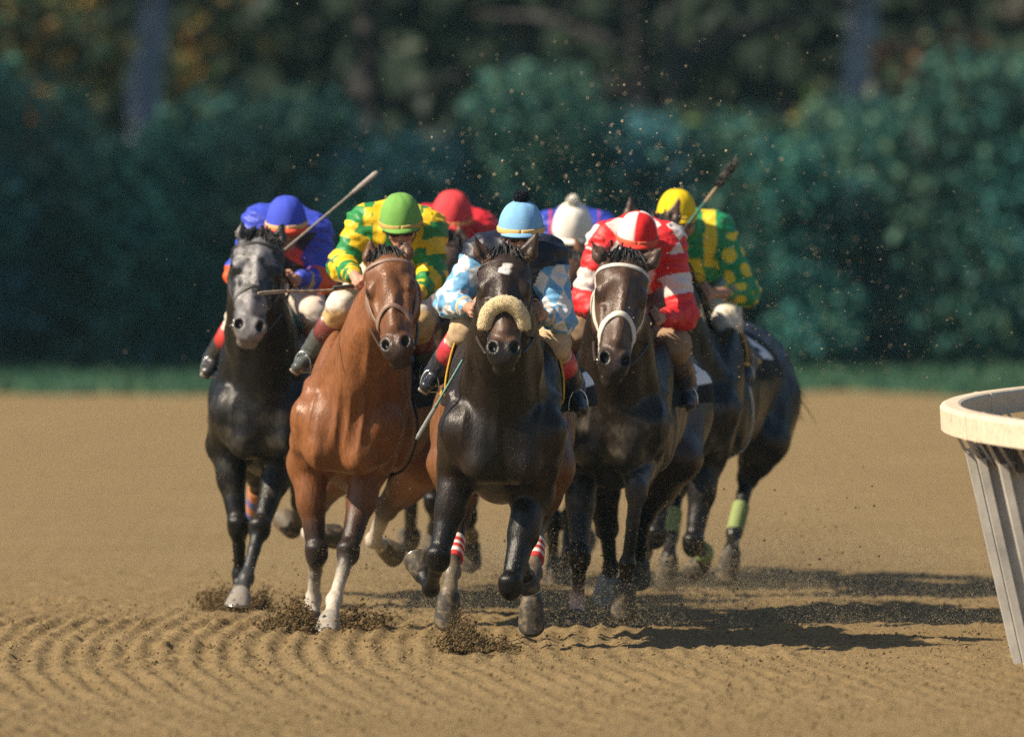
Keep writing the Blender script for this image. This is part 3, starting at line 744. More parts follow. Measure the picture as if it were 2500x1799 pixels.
    if 'star' in s:
        a0, b0, ra, rb = s['star']; d = np.hypot((hx[:, 0] - a0) / ra, (hx[:, 1] - b0) / rb) + 1.3 * (vnoise(V, 38, 4) - .5)
        C = mix(C, (.72, .70, .66), sstep(1.05, .8, d) * onface * (hx[:, 2] > 0))
    if 'grey' in s:                                       # greying face
        g_ = sstep(.50, .68, fbm(V, 16, 8, 3) - .03 + .17 * (hx[:, 2] > 0) * sstep(.14, .02, np.abs(hx[:, 0] + .02)) + .12 * sstep(.25, .5, hx[:, 1])) * onface
        C = mix(C, s['grey'], g_ * .8)
    if 'bridge' in s: C = mix(C, s['bridge'], sstep(.36, .42, hx[:, 1]) * sstep(.53, .48, hx[:, 1]) * sstep(.0, .03, hx[:, 2]) * onface)
    bl_ = sstep(.52, .58, hx[:, 1]) * onface; lip = sstep(.014, .006, np.abs(hx[:, 1] - .598) + np.abs(hx[:, 2] + .05)) * onface
    C = mix(C, (.006, .005, .005), np.clip(lip, 0, 1))
    for sd in (-1, 1):                                    # dark lining of nostrils and ears
        d = np.linalg.norm((hx - [sd * .046 * WD, .542, .026]) / [.021, .031, .036], axis=1); C = mix(C, (.004, .003, .003), sstep(1.5, .95, d))
        d = np.linalg.norm((hx - [sd * .104 * WD, .194, .0]) / [.03, .03, .032], axis=1); C = mix(C, (.012, .009, .008), sstep(1.25, .8, d) * .8)
    rel = (V - O) @ F.T
    if 'dusty' in s:                                      # dried sand caked on the breast and upper legs
        d_ = sstep(.40, .80, fbm(rel, 16, 71, 4)) * sstep(.22, .02, rel[:, 1]) * sstep(.16, -.02, rel[:, 2]) * (1 - onface) * sstep(-.75, -.4, rel[:, 2])
        C = mix(C, (.13, .115, .085), d_ * s['dusty'])
    if 'ridge' in s: C = mix(C, s['ridge'], sstep(.06, .22, rel[:, 2]) * sstep(.3, .6, rel[:, 1]) * .7)
    if 'front_shade' in s: C = mix(C, s['front_shade'], sstep(.20, .05, np.abs(rel[:, 0])) * sstep(.2, -.0, rel[:, 1]) * (1 - onface) * .75)  # front shade painted into the coat as a central dark band
    base = (O[0], O[1] + .9, 0)
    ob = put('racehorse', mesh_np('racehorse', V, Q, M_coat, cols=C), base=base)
    tag(ob, s['label'], 'horse', HG)
    h.ob, h.B, h.H, h.T, h.FH, h.lat, h.n, h.ax, h.q, h.po = ob, B, H, T, FH, lat, n, ax, q, po
    h.rx, h.ry, h.rz, h.O = rx, ry, rz, O
    # hooves
    for co, to, fw, colr, hang in h.hoof:
        a = nrm(to - co); a = nrm((a[0], .03, -max(.3, abs(a[2])))) if hang else a; f = nrm(fw - a * (fw @ a)); l = np.cross(a, f); m = MB(); Lh = max(.085, min(.105 if hang else .12, np.linalg.norm(to - co)))
        vs = []; nn = 16
        flat_ = a[2] < -.45; sn = nrm((0, .84, -.54)) if hang else (nrm(nrm((0, .30, -1.0)) * .8 + a * .35) if flat_ else a)
        f2 = nrm(f - sn * (f @ sn)); l2 = nrm(np.cross(sn, f2))
        for t, r_, sh in ((-.12, .038, -.004), (0, .047, 0), (.10, .050, .003), (.45, .056, .012), (.85, .063, .024), (1.0, .063, .028), (1.01, .052, .026), (1.0001, .03, .02)):
            for kk in range(nn):
                th = 2 * math.pi * kk / nn
                w_ = max(0, min(1, t * 1.6)); fx = nrm(f * (1 - w_) + f2 * w_); lx = nrm(l * (1 - w_) + l2 * w_)
                vs.append(co + a * Lh * min(t, 1.0) + (sn * Lh * (t - 1) if t > 1 else 0) - (sn * Lh * .07 if t == .93 else 0) + fx * (sh + r_ * 1.08 * math.cos(th)) + lx * r_ * math.sin(th))
        fs = [(i * nn + kk, i * nn + (kk + 1) % nn, (i + 1) * nn + (kk + 1) % nn, (i + 1) * nn + kk) for i in range(7) for kk in range(nn)]
        fs.append(tuple(7 * nn + kk for kk in range(nn)))
        m.add(vs, fs, colr)
        hf = put('hoof', m.mesh('hoof', M_hoof), parent=ob)
        sh_ = MB(); pts = [co + a * Lh + sn * .004 + f2 * (.027 + .056 * 1.05 * math.cos(th)) + l2 * .056 * math.sin(th) for th in np.linspace(-2.5, 2.5, 15)]
        sh_.tube(pts, .008, 6, .5, up=sn, col=(.3, .3, .3)); put('horseshoe', sh_.mesh('horseshoe', M_metal), parent=hf)
    # eyes
    for sd in (-1, 1):
        m = MB(); m.ball(H(sd * .0925, .194, .004), np.array((.0205, .021, .021)) * q, 14, 10); put('eye', m.mesh('eye', M_eye), parent=ob)
    # mane, forelock, tail
    rng = np.random.default_rng(s['seed'])
    mc_ = s.get('mane', (.012, .011, .012))
    m = MB()
    for i in range(150):
        a0 = rng.normal(0, .024); p0 = H(a0, -.035 + rng.normal(0, .012), -.03 + rng.normal(0, .02)); sw = rng.normal(s.get('sweep', 0), .022)
        up_ = rng.uniform(.2, 1.0)
        p1 = p0 - ax * .022 * up_ + n * (.030 + .02 * rng.random()) + lat * sw * .4; p2 = H(a0 * 1.5 + sw, .012 + .035 * rng.random(), .050 + rng.normal(0, .006))
        m.tube(spline([p0, p1, p2], 6), [.0055, .0055, .005, .004, .003, .0008], 4, .5, col=np.array(mc_) * rng.uniform(.6, 2.2), cap=False)
    put('forelock', m.mesh('forelock', M_hair), parent=ob)
    m = MB(); crest0 = top + n * .03 - ax * .06; crest1 = T(0, .25, .36)
    for i in range(420):
        t = rng.random(); p = crest0 * (1 - t) + crest1 * t + rz * (.02 + .07 * math.sin(math.pi * t)) + rx * rng.normal(0, .012)
        sd = 1 if rng.random() < .6 else -1; wv = rng.normal(0, .012, 3)
        m.tube(spline([p - rz * .03, p + rz * .012 + ry * .03, p + ry * .08 + rx * sd * .035 + wv, p + ry * .14 + rx * sd * .055 - rz * .05 + wv * 1.5], 6), [.006, .007, .007, .006, .004, .0008], 4, .5, col=np.array(mc_) * rng.uniform(.6, 2.0), cap=False)
    put('mane', m.mesh('mane', M_hair), parent=ob)
    m = MB(); t0 = T(0, 1.98, .14)
    for i in range(240):
        w = rng.normal(0, .022, 3); w2 = rng.normal(0, .045, 3); tx = s.get('tail', 0); ln = rng.uniform(.7, 1.05)
        m.tube(spline([t0 + w * .5, t0 + ry * .2 * ln + rz * .02 + w + rx * tx * .3, t0 + ry * .42 * ln - rz * .06 + w2 + rx * tx * .7, t0 + ry * .66 * ln - rz * .20 + w2 * 1.5 + rx * tx], 8),
               [.006, .008, .008, .008, .007, .005, .003, .0008], 4, .6, col=np.array(mc_) * rng.uniform(.7, 2.0), cap=False)
    put('tail', m.mesh('tail', M_hair), parent=ob)
    # bridle
    bc = s.get('strap', (.05, .03, .02)); bw = s.get('strapw', .011)
    def strap(mb, pts, w=None, col=None, off=.005, nn=22, thick=.38):
        X = spline(pts, nn); X, gn = drape(B, X, off); mb.tube(X, w or bw, 8, thick, up=gn, col=col if col is not None else bc)
        return X
    m = MB()
    strap(m, [H(-.105, .07, -.05), H(-.085, .055, .03), H(0, .045, .08), H(.085, .055, .03), H(.105, .07, -.05)], col=s.get('brow', bc), w=s.get('broww', bw))
    for sd in (-1, 1):
        strap(m, [H(sd * .05, -.03, -.11), H(sd * .10, .05, -.06), H(sd * .115, .18, -.055), H(sd * .098, .30, -.055), H(sd * .075, .42, -.05), H(sd * .066, .49, -.055)])
        strap(m, [H(sd * .10, .05, -.07), H(sd * .11, .15, -.13), H(sd * .07, .24, -.19), H(0, .26, -.20)])
    br = put('bridle', m.mesh('bridle', M_strap), parent=ob)
    if s.get('nose') == 'fleece':
        m = MB(); pts = []; 
        for f_ in np.linspace(-1.75, 1.75, 40):
            pts.append(H(.078 * math.sin(f_), 0.315 + .078 * (1 - math.cos(f_)), -.002 + .085 * math.cos(f_)))
        rr = [.042 * q * min(1, .45 + 2.2 * math.sqrt(max(0, 1 - abs(f_) / 1.76))) for f_ in np.linspace(-1.75, 1.75, 40)]
        m.tube(pts, rr, 18, col=(.80, .64, .36)); me = m.mesh('noseband', M_fleece)
        for v in me.vertices:
            d = (vnoise(np.array([v.co]), 70, 3)[0] - .5) * .005; c = np.array(v.co); v.co = c + nrm(v.normal) * d
        nb = put('noseband', me, parent=ob)
        nb['label'] = 'thick tan sheepskin roll across the nose'
        m = MB(); nr = np.random.default_rng(5); fs = [(i, f_) for i, f_ in enumerate(np.linspace(-1.75, 1.75, 40))]
        for kk in range(1500):
            i, f_ = fs[nr.integers(0, 40)]; th = nr.uniform(0, 6.28); t_ = nrm(pts[min(i + 1, 39)] - pts[max(i - 1, 0)])
            a = nrm(np.cross(t_, n)); b_ = np.cross(a, t_); d = a * math.cos(th) + b_ * math.sin(th)
            p0 = pts[i] + d * (rr[i] - .003) + t_ * nr.uniform(-.006, .006); m.tube([p0, p0 + d * .0035 + nr.normal(0, .0025, 3)], [.0022, .0008], 3, col=np.array((.82, .66, .38)) * nr.uniform(.85, 1.15), cap=False)
        put('fleece', m.mesh('fleece', M_fleece), parent=nb)
    else:
        m = MB(); hh = s.get('noseh', .33); dr = s.get('nosedrop', .075)
        strap(m, [H(-.075, hh + dr + .02, -.06), H(-.08, hh + dr, -.01), H(-.062, hh + .02, .04), H(0, hh - .01, .075), H(.062, hh + .02, .04), H(.08, hh + dr, -.01), H(.075, hh + dr + .02, -.06), H(.0, hh + dr + .06, -.15)], col=s.get('nosec', bc), w=s.get('nosew', bw), nn=34)
        put('noseband', m.mesh('noseband', M_strap), parent=ob)
    for sd in (-1, 1):
        m = MB(); c = H(sd * .066, .505, -.055); m.tube([c + (ax * math.cos(t) + n * math.sin(t)) * .030 for t in np.linspace(0, 6.2832, 17)], .0045, 6, up=lat)
        put('bit_ring', m.mesh('bit_ring', M_metal), parent=ob)
    m = MB(); m.tube([H(-.066, .505, -.055), H(.066, .505, -.055)], .006, 6); put('bit', m.mesh('bit', M_metal), parent=ob)
    # saddle cloth with its number, and the small saddle
    def skin_sheet(x0, x1, y0, y1, nu, nv, off, thick, colf, flare=0):
        # a cloth over the back: x runs round the barrel (angle), y along it
        g_ = []; uv = []
        for i in range(nu):
            for j in range(nv):
                t = x0 + (x1 - x0) * i / (nu - 1); y = y0 + (y1 - y0) * j / (nv - 1)
                g_.append(T(math.sin(t) * .36 * W, y, .02 + math.cos(t) * .40)); uv.append((t, y))
        X, gn = drape(B, g_, off, 8); u_ = np.array(uv); X = X + gn * (flare * (u_[:, 0] > 0) * sstep(y0, y0 + .35, u_[:, 1]) * sstep(.45, 1.2, np.abs(u_[:, 0])))[:, None]; X = X + gn * ((vnoise(X, 9, 4) - .5) * .012)[:, None]; uv = np.array(uv)
        ii = np.arange(nu * nv).reshape(nu, nv); qd = np.stack([ii[:-1, :-1].ravel(), ii[1:, :-1].ravel(), ii[1:, 1:].ravel(), ii[:-1, 1:].ravel()], 1)
        V2 = np.concatenate([X, X - gn * thick]); rev = qd[:, ::-1] + nu * nv
        rim = np.concatenate([ii[0], ii[1:, -1], ii[-1, ::-1][1:], ii[::-1, 0][1:]]); side = np.stack([rim[:-1], rim[1:], rim[1:] + nu * nv, rim[:-1] + nu * nv], 1)
        return V2, np.concatenate([qd, rev, side]), np.concatenate([colf(uv), colf(uv)])
    num = s.get('number'); tc = s.get('cloth', (.012, .012, .014)); yb = s.get('cloth_y', (.50, 1.10))
    def ccol(uv):
        c = np.tile(np.array(tc, float), (len(uv), 1))
        for sd in (-1, 1):
            gx_ = (uv[:, 1] - (yb[0] + yb[1]) / 2 - .03) / .20 * sd; gy_ = -(uv[:, 0] * sd - s.get('num_t', .85)) / .34
            if num and sd > 0: c[glyph(num, gx_, gy_) & (uv[:, 0] * sd > .1)] = (.78, .77, .76)
        return c
    V2, Q2, C2 = skin_sheet(-s.get('cloth_t', 1.4), s.get('cloth_t', 1.4), yb[0], yb[1], 110, 44, .010, .006, ccol, s.get('flare', .03))
    if num or s.get('show_cloth', True):
        put('saddle_cloth', mesh_np('saddle_cloth', V2, Q2, M_cloth, cols=C2), parent=ob)
    ey = s.get('edge'); sx_ = s.get('saddlex', 1.0); sy0 = s.get('saddley', .34)
    def scol(uv):
        c = np.tile(np.array(s.get('saddlec', (.02, .016, .014)), float), (len(uv), 1))
        if ey is not None: c[(uv[:, 1] < sy0 + .04) | (np.abs(uv[:, 0]) > sx_ - .08)] = ey
        return c
    V2, Q2, C2 = skin_sheet(-sx_, sx_, sy0, .80, 60, 24, .014 if ey is None else .026, .010, scol)
    put('saddle', mesh_np('saddle', V2, Q2, M_strap, cols=C2), parent=ob)
    m = MB(); strap(m, [T(math.sin(t) * .5, .52, -.02 + math.cos(t) * .5) for t in np.linspace(1.2, 2 * math.pi - 1.2, 9)], .035, s.get('girthc', (.05, .045, .04)), .006, 40, .2)
    put('girth_strap', m.mesh('girth_strap', M_cloth), parent=ob)
    # bandages
    for key, (t0_, t1_, cols_) in s.get('bandage', {}).items():
        a_, b_ = h.legs[key][1], h.legs[key][2]; pts = [a_ + (b_ - a_) * t for t in np.linspace(t0_, t1_, 25)]
        m = MB(); m.tube([p + nrm(np.cross((b_ - a_), rx)) * 0 + ry * .008 for p in pts], [.044 + .003 * math.sin(i * 2.1) for i in range(25)], 14, 1.2, cols=[cols_[(i * len(cols_) // 25) % len(cols_)] for i in range(25)])
        bd = put('bandage', m.mesh('bandage', M_cloth), parent=ob); 
    return h
def add_reins(h, hands, col):
    m = MB()
    for sd, p in zip((-1, 1), hands):
        a = h.H(sd * .076, .515, -.075); md = a * .5 + p * .5 + V3(0, 0, -.012) + h.rx * sd * .02
        m.tube(spline([a, md, p], 14), .008, 6, .45, col=col)
    put('reins', m.mesh('reins', M_strap), parent=h.ob)

WHITE = (.52, .46, .38)
HS = {}
HS['h3'] = dict(Y=52.4, chest=(1228, 1040), yaw=0, lean=2, girth=1.06, poll=(1232, 632), muz=(1230, 888), mdy=-.30, coat=(.018, .011, .008), flank=(.16, .065, .022), face=(.035, .022, .017), muzzle=(.015, .013, .013), ear=(.10, .055, .035),
    earL=(1158, 572), earR=(1311, 570), bridge=(.10, .055, .034), star=(.005, .115, .036, .034), front_shade=(.004, .0035, .0035), nose='fleece', brow=(.03, .022, .02), strap=(.035, .025, .02), strapw=.008, number='2', edge=(.60, .34, .025), saddlex=1.28, saddley=.27, flare=.15, cloth_y=(.42, .98), seed=3, vox=.008,
    label='dark bay racehorse in the lead with white star and tan sheepskin noseband',
    front={'L': dict(elbow=(1120, 1150, .18), knee=(1070, 1365, .06), fet=(1052, 1437, .27), cor=(1036, 1405, .36), toe=(1024, 1378, .42)),
           'R': dict(elbow=(1300, 1205, .18), knee=(1246, 1432, -.06), fet=(1272, 1388, .22), cor=(1281, 1405, .31), toe=(1284, 1425, .37), hoof=(.04, .035, .03))},
    hind={'L': dict(hang=True, hock=(1120, 1262, 1.45), fet=(1104, 1396, 1.16), cor=(1097, 1445, 1.05), toe=(1091, 1510, .97), pastern=(.16, .13, .09), cannon=(.03, .025, .02)),
          'R': dict(hang=True, hock=(1312, 1272, 1.45), fet=(1303, 1398, 1.16), cor=(1298, 1458, 1.05), toe=(1298, 1525, .95), cannon=(.16, .13, .09), pastern=(.04, .035, .03))},
    bandage={'hL': (.42, .78, [(.75, .7, .66), (.55, .05, .05)] * 3), 'hR': (.42, .78, [(.75, .7, .66), (.55, .05, .05)] * 3)})
HS['h2'] = dict(Y=55.0, girth=.92, chest=(852, 1020), yaw=9, lean=8, poll=(944, 632), muz=(972, 875), mdy=-.28, fyaw=8, coat=(.22, .085, .032), face=(.17, .072, .032), muzzle=(.028, .022, .021), points=(.018, .014, .013), ear=(.14, .07, .04),
    earL=(903, 588), earR=(990, 594), strap=(.24, .15, .11), strapw=.014, headw=1.2, noseh=.34, seed=5, vox=.008, show_cloth=True, saddlec=(.02, .018, .02),
    label='bright bay racehorse with brown leather bridle and white lower legs',
    front={'L': dict(elbow=(752, 1135, .18), knee=(773, 1352, .10), fet=(765, 1462, .22), cor=(762, 1500, .2), toe=(760, 1535, .17), cannon=WHITE, pastern=WHITE),
           'R': dict(elbow=(905, 1130, .18), knee=(850, 1350, -.05), fet=(816, 1465, -.2), cor=(808, 1505, -.28), toe=(800, 1538, -.36), cannon=WHITE, pastern=WHITE, hoof=(.35, .32, .28))},
    hind={'L': dict(hock=(778, 1225, 1.7), fet=(756, 1300, 1.93), cor=(780, 1302, 2.02), toe=(806, 1306, 2.08), cannon=WHITE),
          'R': dict(hock=(943, 1240, 1.7), fet=(912, 1318, 1.9), cor=(932, 1332, 2.0), toe=(958, 1348, 2.06), cannon=WHITE, pastern=WHITE, hoof=(.14, .11, .07))})
HS['h1'] = dict(Y=57.4, headw=1.3, dusty=.30, chest=(646, 990), yaw=0, lean=0, girth=.92, poll=(636, 590), muz=(604, 830), mdy=-.27, fyaw=-4, coat=(.008, .008, .009), face=(.020, .020, .023), muzzle=(.16, .14, .13), ear=(.03, .03, .032),
    earL=(592, 537), earR=(690, 546), star=(-.01, .10, .016, .045), grey=(.22, .215, .23), strap=(.03, .026, .025), strapw=.010, seed=7, vox=.0085, cloth=(.012, .012, .014),
    label='black racehorse with greying face at the far left of the pack',
    front={'L': dict(elbow=(553, 1085, .2), knee=(582, 1288, .08), fet=(586, 1402, .14), cor=(584, 1440, .1), toe=(581, 1470, .05)),
           'R': dict(elbow=(697, 1090, .2), knee=(634, 1292, -.1), fet=(601, 1412, -.25), cor=(590, 1448, -.33), toe=(573, 1478, -.42), hoof=(.24, .22, .20), cannon=(.03, .032, .036), pastern=(.05, .05, .05))},
    hind={'L': dict(hock=(630, 1165, 1.6), fet=(619, 1258, 1.88), cor=(617, 1276, 1.96), toe=(615, 1265, 2.05)),
          'R': dict(hock=(738, 1225, 1.6), fet=(724, 1285, 1.86), cor=(715, 1295, 1.95), toe=(703, 1278, 2.02), hoof=(.12, .10, .08))},
    bandage={'hL': (.30, .98, [(.45, .18, .08), (.12, .13, .30), (.45, .18, .08), (.12, .13, .3)])})
HS['h5'] = dict(Y=55.3, dusty=.45, chest=(1497, 1015), yaw=6, lean=6, poll=(1525, 640), muz=(1496, 918), mdy=-.27, fyaw=-4, coat=(.019, .013, .010), flank=(.05, .028, .02), face=(.085, .046, .030), muzzle=(.026, .022, .021), ear=(.09, .055, .04),
    earL=(1444, 588), earR=(1616, 607), strap=(.58, .53, .45), strapw=.014, headw=1.14, brow=(.6, .58, .52), broww=.013, nosec=(.72, .66, .55), nosew=.016, noseh=.325, nosedrop=.10, number='1', girthc=(.40, .32, .20), flare=.13, cloth_y=(.42, 1.0), seed=9, vox=.0085,
    label='dark brown racehorse wearing a white bridle and white noseband',
    front={'L': dict(elbow=(1418, 1135, .2), knee=(1415, 1362, .02), fet=(1411, 1468, .08), cor=(1407, 1500, .03), toe=(1403, 1532, -.02), pastern=(.55, .38, .33)),
           'R': dict(hang=True, elbow=(1560, 1130, .15), knee=(1554, 1200, -.26), fet=(1532, 1375, -.16), cor=(1527, 1425, -.12), toe=(1524, 1482, -.1), kneec=(.05, .05, .055))},
    hind={'L': dict(hang=True, hock=(1482, 1290, 1.6), fet=(1491, 1385, 1.8), cor=(1487, 1405, 1.88), toe=(1481, 1432, 1.93), hoof=(.22, .24, .26)),
          'R': dict(hang=True, hock=(1575, 1250, 1.6), fet=(1563, 1340, 1.8), cor=(1561, 1362, 1.9), toe=(1561, 1386, 1.96))})
HS['h7'] = dict(Y=58.8, dusty=.2, chest=(1678, 985), yaw=10.5, lean=4, girth=.96, poll=(1592, 548), muz=(1565, 800), mdy=-.27, fyaw=-6, coat=(.010, .009, .010), flank=(.014, .011, .011), face=(.05, .032, .024), ear=(.10, .06, .045), points=(.010, .009, .010), tail=.06,
    earL=(1538, 484), earR=(1660, 480), strap=(.3, .26, .05), brow=(.55, .47, .10), broww=.016, number='3', girthc=(.6, .56, .48), edge=(.5, .3, .04), seed=11, vox=.009, cloth_y=(.66, 1.30), num_t=.62, cloth_t=1.25, flare=.04,
    label='near black racehorse at right with number cloth and yellow green leg bandages',
    front={'L': dict(knee=(1600, 1310, .0), fet=(1572, 1352, .3), cor=(1564, 1372, .38), toe=(1560, 1388, .43)),
           'R': dict(elbow=(1728, 1112, .2), knee=(1692, 1330, .05), fet=(1722, 1352, .34), cor=(1716, 1368, .42), toe=(1708, 1380, .48))},
    hind={'L': dict(hang=True, hock=(1652, 1190, 1.42), fet=(1637, 1312, 1.18), cor=(1633, 1360, 1.08), toe=(1632, 1425, .98)),
          'R': dict(hang=True, hock=(1826, 1165, 1.42), fet=(1792, 1302, 1.22), cor=(1786, 1342, 1.12), toe=(1779, 1392, 1.05))},
    bandage={'hL': (.50, .98, [(.20, .26, .11)]), 'hR': (.50, .98, [(.24, .30, .12)]), 'fR': (.60, 1.0, [(.24, .30, .12)])})
HS['h4'] = dict(Y=60.2, chest=(1090, 975), yaw=-2, poll=(1098, 596), muz=(1050, 800), mdy=-.3, fyaw=-12, coat=(.07, .048, .036), face=(.10, .068, .05), muzzle=(.10, .08, .07), earL=(1062, 560), earR=(1118, 545), seed=13, vox=.0105, strap=(.05, .03, .03),
    label='dusty brown racehorse half hidden behind the green cap and blue cap riders', ear=(.2, .12, .07),
    front={'L': dict(hang=True, knee=(1060, 1230, .0), fet=(1062, 1290, .28), cor=(1060, 1305, .36), toe=(1058, 1318, .42)),
           'R': dict(hang=True, knee=(1140, 1262, -.08), fet=(1150, 1308, .22), cor=(1149, 1322, .3), toe=(1148, 1336, .36), cannon=(.2, .14, .09))})
HS['h6'] = dict(Y=61.0, chest=(1372, 985), yaw=0, girth=.95, poll=(1395, 640), muz=(1380, 865), mdy=-.27, coat=(.05, .028, .02), face=(.07, .035, .024), earL=(1352, 610), earR=(1402, 578), ear=(.22, .11, .06), seed=15, vox=.0105,
    label='brown racehorse hidden behind the leader below the white cap rider',
    front={'L': dict(knee=(1350, 1275, .05), fet=(1351, 1385, .1), cor=(1350, 1415, .06), toe=(1349, 1440, .02)),
           'R': dict(knee=(1392, 1270, -.05), fet=(1380, 1375, -.1), cor=(1377, 1405, -.16), toe=(1374, 1432, -.2))})
HO = {k_: make_horse(v_) for k_, v_ in HS.items()}

# ------------------------------------------------------------------ jockeys
M_skin = vcol_mat('skin', .55, .4, .18, 40, 120, .12)
M_silk = vcol_mat('racing_silk', .48, .4, .12, 30, 26, .35, .012, dirt=(14, .60, .5, (.22, .15, .08)))
M_breech = vcol_mat('riding_breeches', .75, .25, .14, 25, 40, .3, .008, dirt=(12, .52, .6, (.26, .18, .10)))
M_boot = vcol_mat('boot_leather', .32, .5, .25, 30, 40, .25, .006, dirt=(18, .58, .5, (.22, .16, .09)))
M_cap = vcol_mat('cap_cover', .8, .2, .10, 60, 30, .3, .006)
M_lens, _t, _b = new_mat('goggle_lens'); _b.inputs['Base Color'].default_value = (.03, .025, .02, 1); _b.inputs['Roughness'].default_value = .1
JG = 'jockeys riding in the pack'
SKIN = (.42, .22, .14)
def make_jockey(s, hs, h):
    Y0 = hs['Y']
    def J(key, dy):
        p = s[key]; return P(p[0], p[1], Y0 + (p[2] if len(p) > 2 else dy))
    cc = J('cap', .10)
    roll = R(s.get('roll', 0)); tilt = R(s.get('tilt', 38)); turn = R(s.get('turn', 0))
    # head axes: right of the picture, forward (face), crown
    lat = V3(math.cos(roll), 0, -math.sin(roll)); cr = V3(math.sin(roll) * math.cos(tilt), -math.sin(tilt), math.cos(roll) * math.cos(tilt)); fw = np.cross(cr, lat) * -1
    fw = nrm(fw);  fw = fw if fw[1] < 0 else -fw
    lat, fw = nrm(lat * math.cos(turn) + fw * math.sin(turn)), nrm(fw * math.cos(turn) - lat * math.sin(turn))
    FHd = np.stack([lat, fw, cr])
    def H(a, b, c): return cc + lat * a + fw * b + cr * c              # across, forward, up; origin in the middle of the cap rim
    sL, sR = J('shL', .34), J('shR', .34); eL, eR = J('elL', .30), J('elR', .30); wL, wR = J('wrL', .08), J('wrR', .08); hL, hR = J('haL', .0), J('haR', .0)
    hip = h.T(0, .98, .0); hip = np.array([(sL[0] + sR[0]) / 2 * .5 + h.T(0, .98, 0)[0] * .5, Y0 + s.get('hipdy', 1.0), max(sL[2], sR[2]) - .25])
    kL, kR = J('knL', .30), J('knR', .30); aL, aR = J('anL', .62), J('anR', .62); tL, tR = J('toL', .50), J('toR', .50)
    mid = (sL + sR) / 2; across = nrm(sR - sL)
    chest = mid * .8 + hip * .2 - V3(0, 0, .06)
    neck0 = mid + V3(0, -.03, .02); neck1 = H(0, -.02, -.06)
    # --- skin: one continuous body, head, arms and hands showing
    B = Body(); sk_ = np.array(s.get('skin', SKIN)); c = sk_
    B.ell(H(0, -.005, .005), (.073, .092, .088), FHd, .02, c)
    B.ell(H(0, .028, -.075), (.056, .060, .075), FHd, .03, c)
    B.ell(H(0, .060, -.115), (.030, .026, .022), FHd, .02, c)                                   # chin
    B.cap(H(0, .088, -.035), H(0, .106, -.072), .009, .0135, .012, sk_ * [1.1, .85, .8])         # nose
    B.ell(H(0, .082, -.028), (.060, .016, .013), FHd, .015, c)                                  # brow
    for sd in (-1, 1):
        B.ell(H(sd * .040, .068, -.068), (.020, .018, .018), FHd, .018, sk_ * [1.1, .9, .85])    # cheek
        B.ell(H(sd * .029, .092, -.046), (.014, .010, .009), FHd, .008, c, sub=True)
        B.ell(H(sd * .029, .076, -.046), .012, FHd, .004, (.10, .06, .05))
        B.ell(H(sd * .075, -.005, -.045), (.010, .018, .030), FHd, .01, c)                      # ear
        B.ell(H(sd * .013, .098, -.075), (.008, .010, .008), FHd, .008, c)
    B.ell(H(0, .088, -.098), (.024, .010, .006), FHd, .006, (.30, .12, .09)); B.ell(H(0, .088, -.106), (.020, .010, .006), FHd, .006, (.32, .13, .10))
    B.cap(neck0, neck1, .060, .054, .03, c)
    B.cap(sL, sR, .06, .06, .05, c); B.ell(chest, (.12, .10, .08), None, .06, c); B.cap(chest, hip, .10, .10, .06, c)
    for sd, sh, el, wr, ha, kn, an, to in ((-1, sL, eL, wL, hL, kL, aL, tL), (1, sR, eR, wR, hR, kR, aR, tR)):
        B.cap(sh, el, .042, .036, .03, c); B.cap(el, el * .5 + wr * .5, .038, .036, .02, c); B.cap(el * .5 + wr * .5, wr, .036, .025, .02, c, flat=((0, 0, 1), 1.0))
        B.cap(hip + V3(sd * .08, 0, -.05), kn, .07, .05, .04, c); B.cap(kn, an, .045, .032, .03, c); B.cap(an, to, .03, .025, .02, c)
        d = nrm(ha - wr); g_ = nrm(np.array(s.get('grip', (.1, -.75, -.65)))); curl = nrm(np.cross(d, g_) * 1.0); curl = curl if curl[1] < .2 else -curl
        row = nrm(np.cross(curl, d)); row = row if row[2] > 0 else -row
        pc = wr + d * .055
        B.cap(wr, wr + d * .03, .024, .026, .015, c)
        B.ell(pc, (.018, .042, .040), np.stack([curl, row, d]), .015, c)
        for i in range(4):
            o = (i - 1.5) * .0195; ln = (.88, 1.0, .96, .78)[3 - i]
            r0 = pc + row * o + d * .034; r1 = r0 + (d * .024 + curl * .022) * ln; r2 = r1 + (curl * .026 - d * .008) * ln; r3 = r2 + (-d * .022 + curl * .002) * ln
            B.cap(r0 - d * .01, r1, .0105, .0098, .006, c); B.cap(r1, r2, .0095, .0088, .004, c); B.cap(r2, r3, .0086, .0075, .004, c)
        t0 = pc + row * .036 - d * .012; t1 = t0 + row * .018 + d * .022 + curl * .018; t2 = t1 + d * .020 + curl * .020 - row * .008
        B.cap(t0 - row * .015, t1, .013, .0108, .008, c); B.cap(t1, t2, .0105, .0085, .004, c)
    V, Q = B.build(.0062, 1); C = B.colour(V, .004)
    hl = (V - cc) @ FHd.T
    C = mix(C, np.array(s.get('hair', (.06, .04, .03))), sstep(.0, -.02, hl[:, 1]) * sstep(-.085, -.065, hl[:, 2]) * (np.abs(hl[:, 0]) < .09) * (hl[:, 2] < .1) * (np.linalg.norm(hl, axis=1) < .16))
    if 'dust' in s: C = mix(C, (.10, .07, .05), sstep(.45, .6, vnoise(V, 30, 2)) * (np.linalg.norm(hl, axis=1) < .16) * s['dust'])
    ob = put('person', mesh_np('person', V, Q, M_skin, cols=C), base=(hip[0], hip[1], kL[2] * .5 + kR[2] * .5))
    ob.name = 'person'; BASE[ob.name] = np.array((hip[0], hip[1], kL[2] * .5 + kR[2] * .5))
    tag(ob, s['label'], 'jockey', JG)
    # --- silks
    G = Body(); pf = s.get('puff', 1.0)
